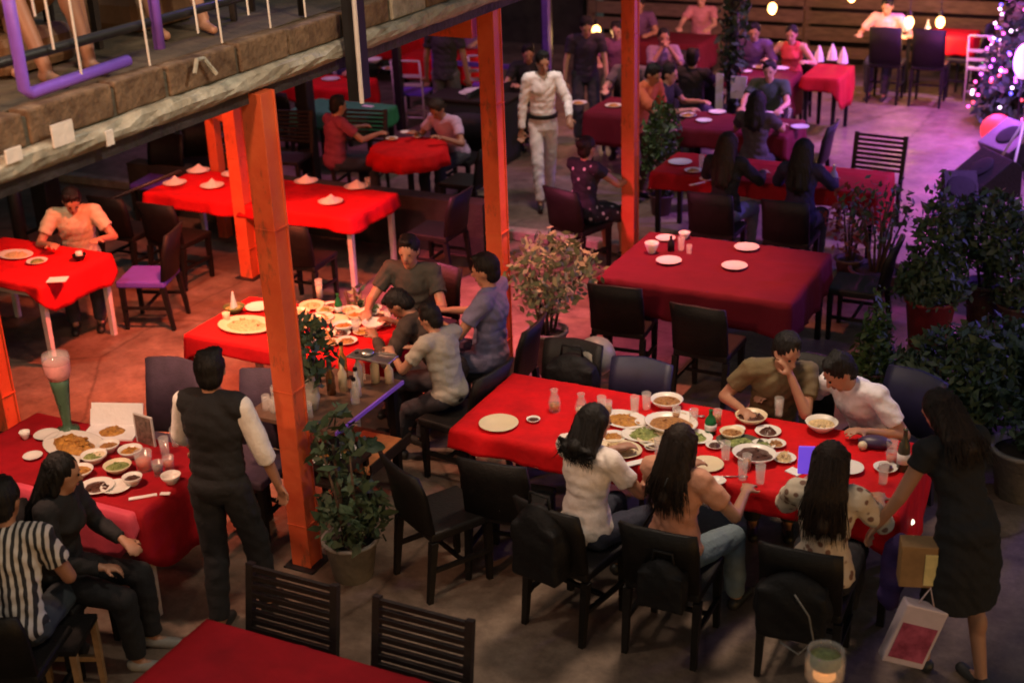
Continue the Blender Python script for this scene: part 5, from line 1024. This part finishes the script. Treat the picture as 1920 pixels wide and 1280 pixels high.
def par(label, loc, aim, col, power, spot=70, size=.1):  # fixtures out of view; can and hanger are added around each spot light
    t = thing('unseen_spotlight', label, 'spotlight', loc, 0, 'coloured spotlights under the roof'); a = Vector(aim).normalized(); qv = a.to_track_quat('-Z', 'Y').to_matrix().to_4x4()
    b = MB().lathe([(.11, -.02), (.11, .22), (.06, .30), (0, .30)], 16); b.v = [tuple(qv @ Vector(v)) for v in b.v]; b.build('can', M_bmetal, t, True)
    lens = MB().lathe([(.10, -.021), (0, -.021)], 16); lens.v = [tuple(qv @ Vector(v)) for v in lens.v]; lens.build('lens', mat('lens_%.1f_%.1f_%.1f' % col, col, .3, noise=0, emis=col, estr=2), t)
    MB().tube([(0, 0, .1), (0, 0, .5)], .015).build('hanger', M_bmetal, t)
    light('SPOT', tuple(a*.08), col, power, t, size, spot, aim)
WARM = (1, .62, .42); RED = (1, .16, .06); MAG = (1, .12, .45); VIO = (.42, .16, 1)
par('warm white spotlight above the long red party table', (-2.5, 7.35, 4.7), (.0, -.25, -3.9), (1, .72, .50), 500, 54, .35)
par('spotlight lighting the crowded table from under the balcony', (-5.3, 6.5, 2.72), (-.3, .9, -1.9), (1, .50, .30), 210, 95)
par('red spotlight under the balcony over the far left floor', (-6.6, 8.0, 2.72), (-.3, .3, -2.6), (1, .14, .06), 820, 120)
par('orange red spotlight above the floor beside the shrub', (-3.6, 10.0, 4.3), (-.3, -.4, -4), (1, .24, .15), 1100, 60)
par('spotlight under the balcony above the fish platter', (-5.6, 4.6, 2.72), (-.2, .9, -1.9), (1, .55, .36), 165, 100)
par('spotlight under the balcony above the napkin table', (-8.2, 9.6, 2.72), (.2, .7, -1.9), (1, .22, .12), 210, 120)
par('unseen spotlight added above the waiter in white to brighten him', (-5.6, 12.35, 4.4), (-.5, .85, -3.0), (1, .78, .70), 330, 66, .3)  # added lamp, gives the waiter his own light
par('unseen orange front lamp added to brighten the steel posts', (-3.9, 1.2, 5.2), (-.5, 5.6, -3.2), (1, .47, .24), 480, 50)  # added lamp, makes the near faces of the posts the brighter ones
par('violet spotlight over the dance floor', (-.3, 15.0, 4.6), (-2.0, .2, -4.4), (.52, .20, 1), 2000, 75)
par('violet spotlight over the far dance floor', (-1.5, 18.5, 4.6), (-1.6, -1.0, -4.4), (.55, .18, 1), 1500, 75)
par('blue violet spotlight from the stage', (1.6, 14.0, 2.9), (-3.0, -2.4, -2.4), (.22, .08, 1), 420, 75)
par('violet side light behind the balcony rail', (-5.0, 8.6, 5.2), (.3, -3.6, -1.6), (.38, .2, 1), 60, 60)
par('pink spotlight over the far tables', (-5.2, 15.5, 4.6), (-.2, 1.5, -3.8), (1, .30, .28), 560, 95)
par('magenta spotlight over the floor left of the white waiter', (-6.2, 9.4, 2.74), (1.0, .7, -2.6), (1, .14, .30), 640, 84)
par('purple spotlight above the dark upper left tables', (-9.5, 13.2, 4.6), (-.1, 2.0, -3.8), (.75, .2, .6), 330, 100)
par('unseen soft amber fill lamp added over the near floor', (-2.2, 1.6, 5.6), (-.4, 3.4, -5), (1, .70, .48), 95, 90, .5)  # added fill for the near floor and the diners' backs
par('unseen neutral lamp added under the balcony over the far left table', (-8.3, 7.3, 2.72), (-.3, 1.0, -1.9), (1, .72, .5), 70, 90)  # added lamp, offsets the red light on the man's pale top
par('unseen soft lamp added to brighten the balcony walkway and edge', (-5.2, 4.2, 6.2), (.2, .6, -3), (1, .80, .6), 220, 100, .2)  # added lamp, lifts the dark balcony edge from above
par('unseen pale spotlight added to brighten the balcony edge', (-2.2, 5.2, 5.4), (-2.3, -.2, -2.3), (1, .84, .62), 210, 95, .15)  # added lamp, aimed to light up the face of the edge
par('violet light over the plants on the right', (.8, 10.5, 4.4), (-2.0, -.6, -3.6), (.42, .22, 1), 110, 80)
light('POINT', (-.75, -.5, 1.5), (1, .1, .6), 90, LTREE, .1); light('POINT', (-.3, -.85, .9), (.3, .1, 1), 60, LTREE, .1)
# ---- jar lantern in the near right corner
jl = thing('jar_lantern', 'glass jar lantern with green filling and a warm flame at the bottom right', 'lantern', tuple(P(1545, 1275, .95))); jl.scale = (1.25, 1.25, 1)
MB().lathe([(.055, 0), (.065, .02), (.068, .12), (.06, .145), (.062, .155), (.056, .155), (.054, .14), (.06, .11), (.058, .02), (0, .012)], 24).build('jar_glass', M_glass, jl, True)
MB().lathe([(.045, .075), (.054, .09), (.052, .125), (.02, .14), (0, .14)], 20).build('green_filling', mat('moss_filling', (.20, .22, .07), .6, noise=.5, nscale=60), jl, True); MB().ell((0, 0, .03), (.04, .04, .022)).build('flame_glow', mat('amber_glow', (1, .5, .2), .5, noise=0, emis=(1, .42, .14), estr=.7), jl, True)
MB().tube([(0, 0, -.95), (0, 0, -.002)], .022, 10).build('lantern_stake', M_bmetal, jl, True); MB().lathe([(.05, -.95), (.09, -.94), (.02, -.93)], 14).build('stake_base', M_bmetal, jl, True)
light('POINT', (0, 0, .06), (1, .5, .2), .25, jl, .03)
ck = thing('cable_stand', 'thin brass rod at the right end of the red table, knob glint put in as glow', 'rod', tuple(P(1672, 1130, 0))); qq = P(1672, 1130, 0); MB().tube([(0, 0, 0), (.06, .05, .52)], .008, 6).build('rod', mat('brass', (.5, .35, .12), .3, .8), ck, True); MB().ell((.06, .05, .53), (.018, .018, .018), None, 10, 6).build('knob', mat('knob_glint_glow', (.9, .85, .8), .1, emis=(1, .9, .7), estr=2), ck, True)  # knob emits light to stand in for a glint
for o_ in list(bpy.data.objects):
    if o_.type == 'EMPTY' and 'label' not in o_ : print('unlabelled', o_.name)
print('objects', len(bpy.data.objects))
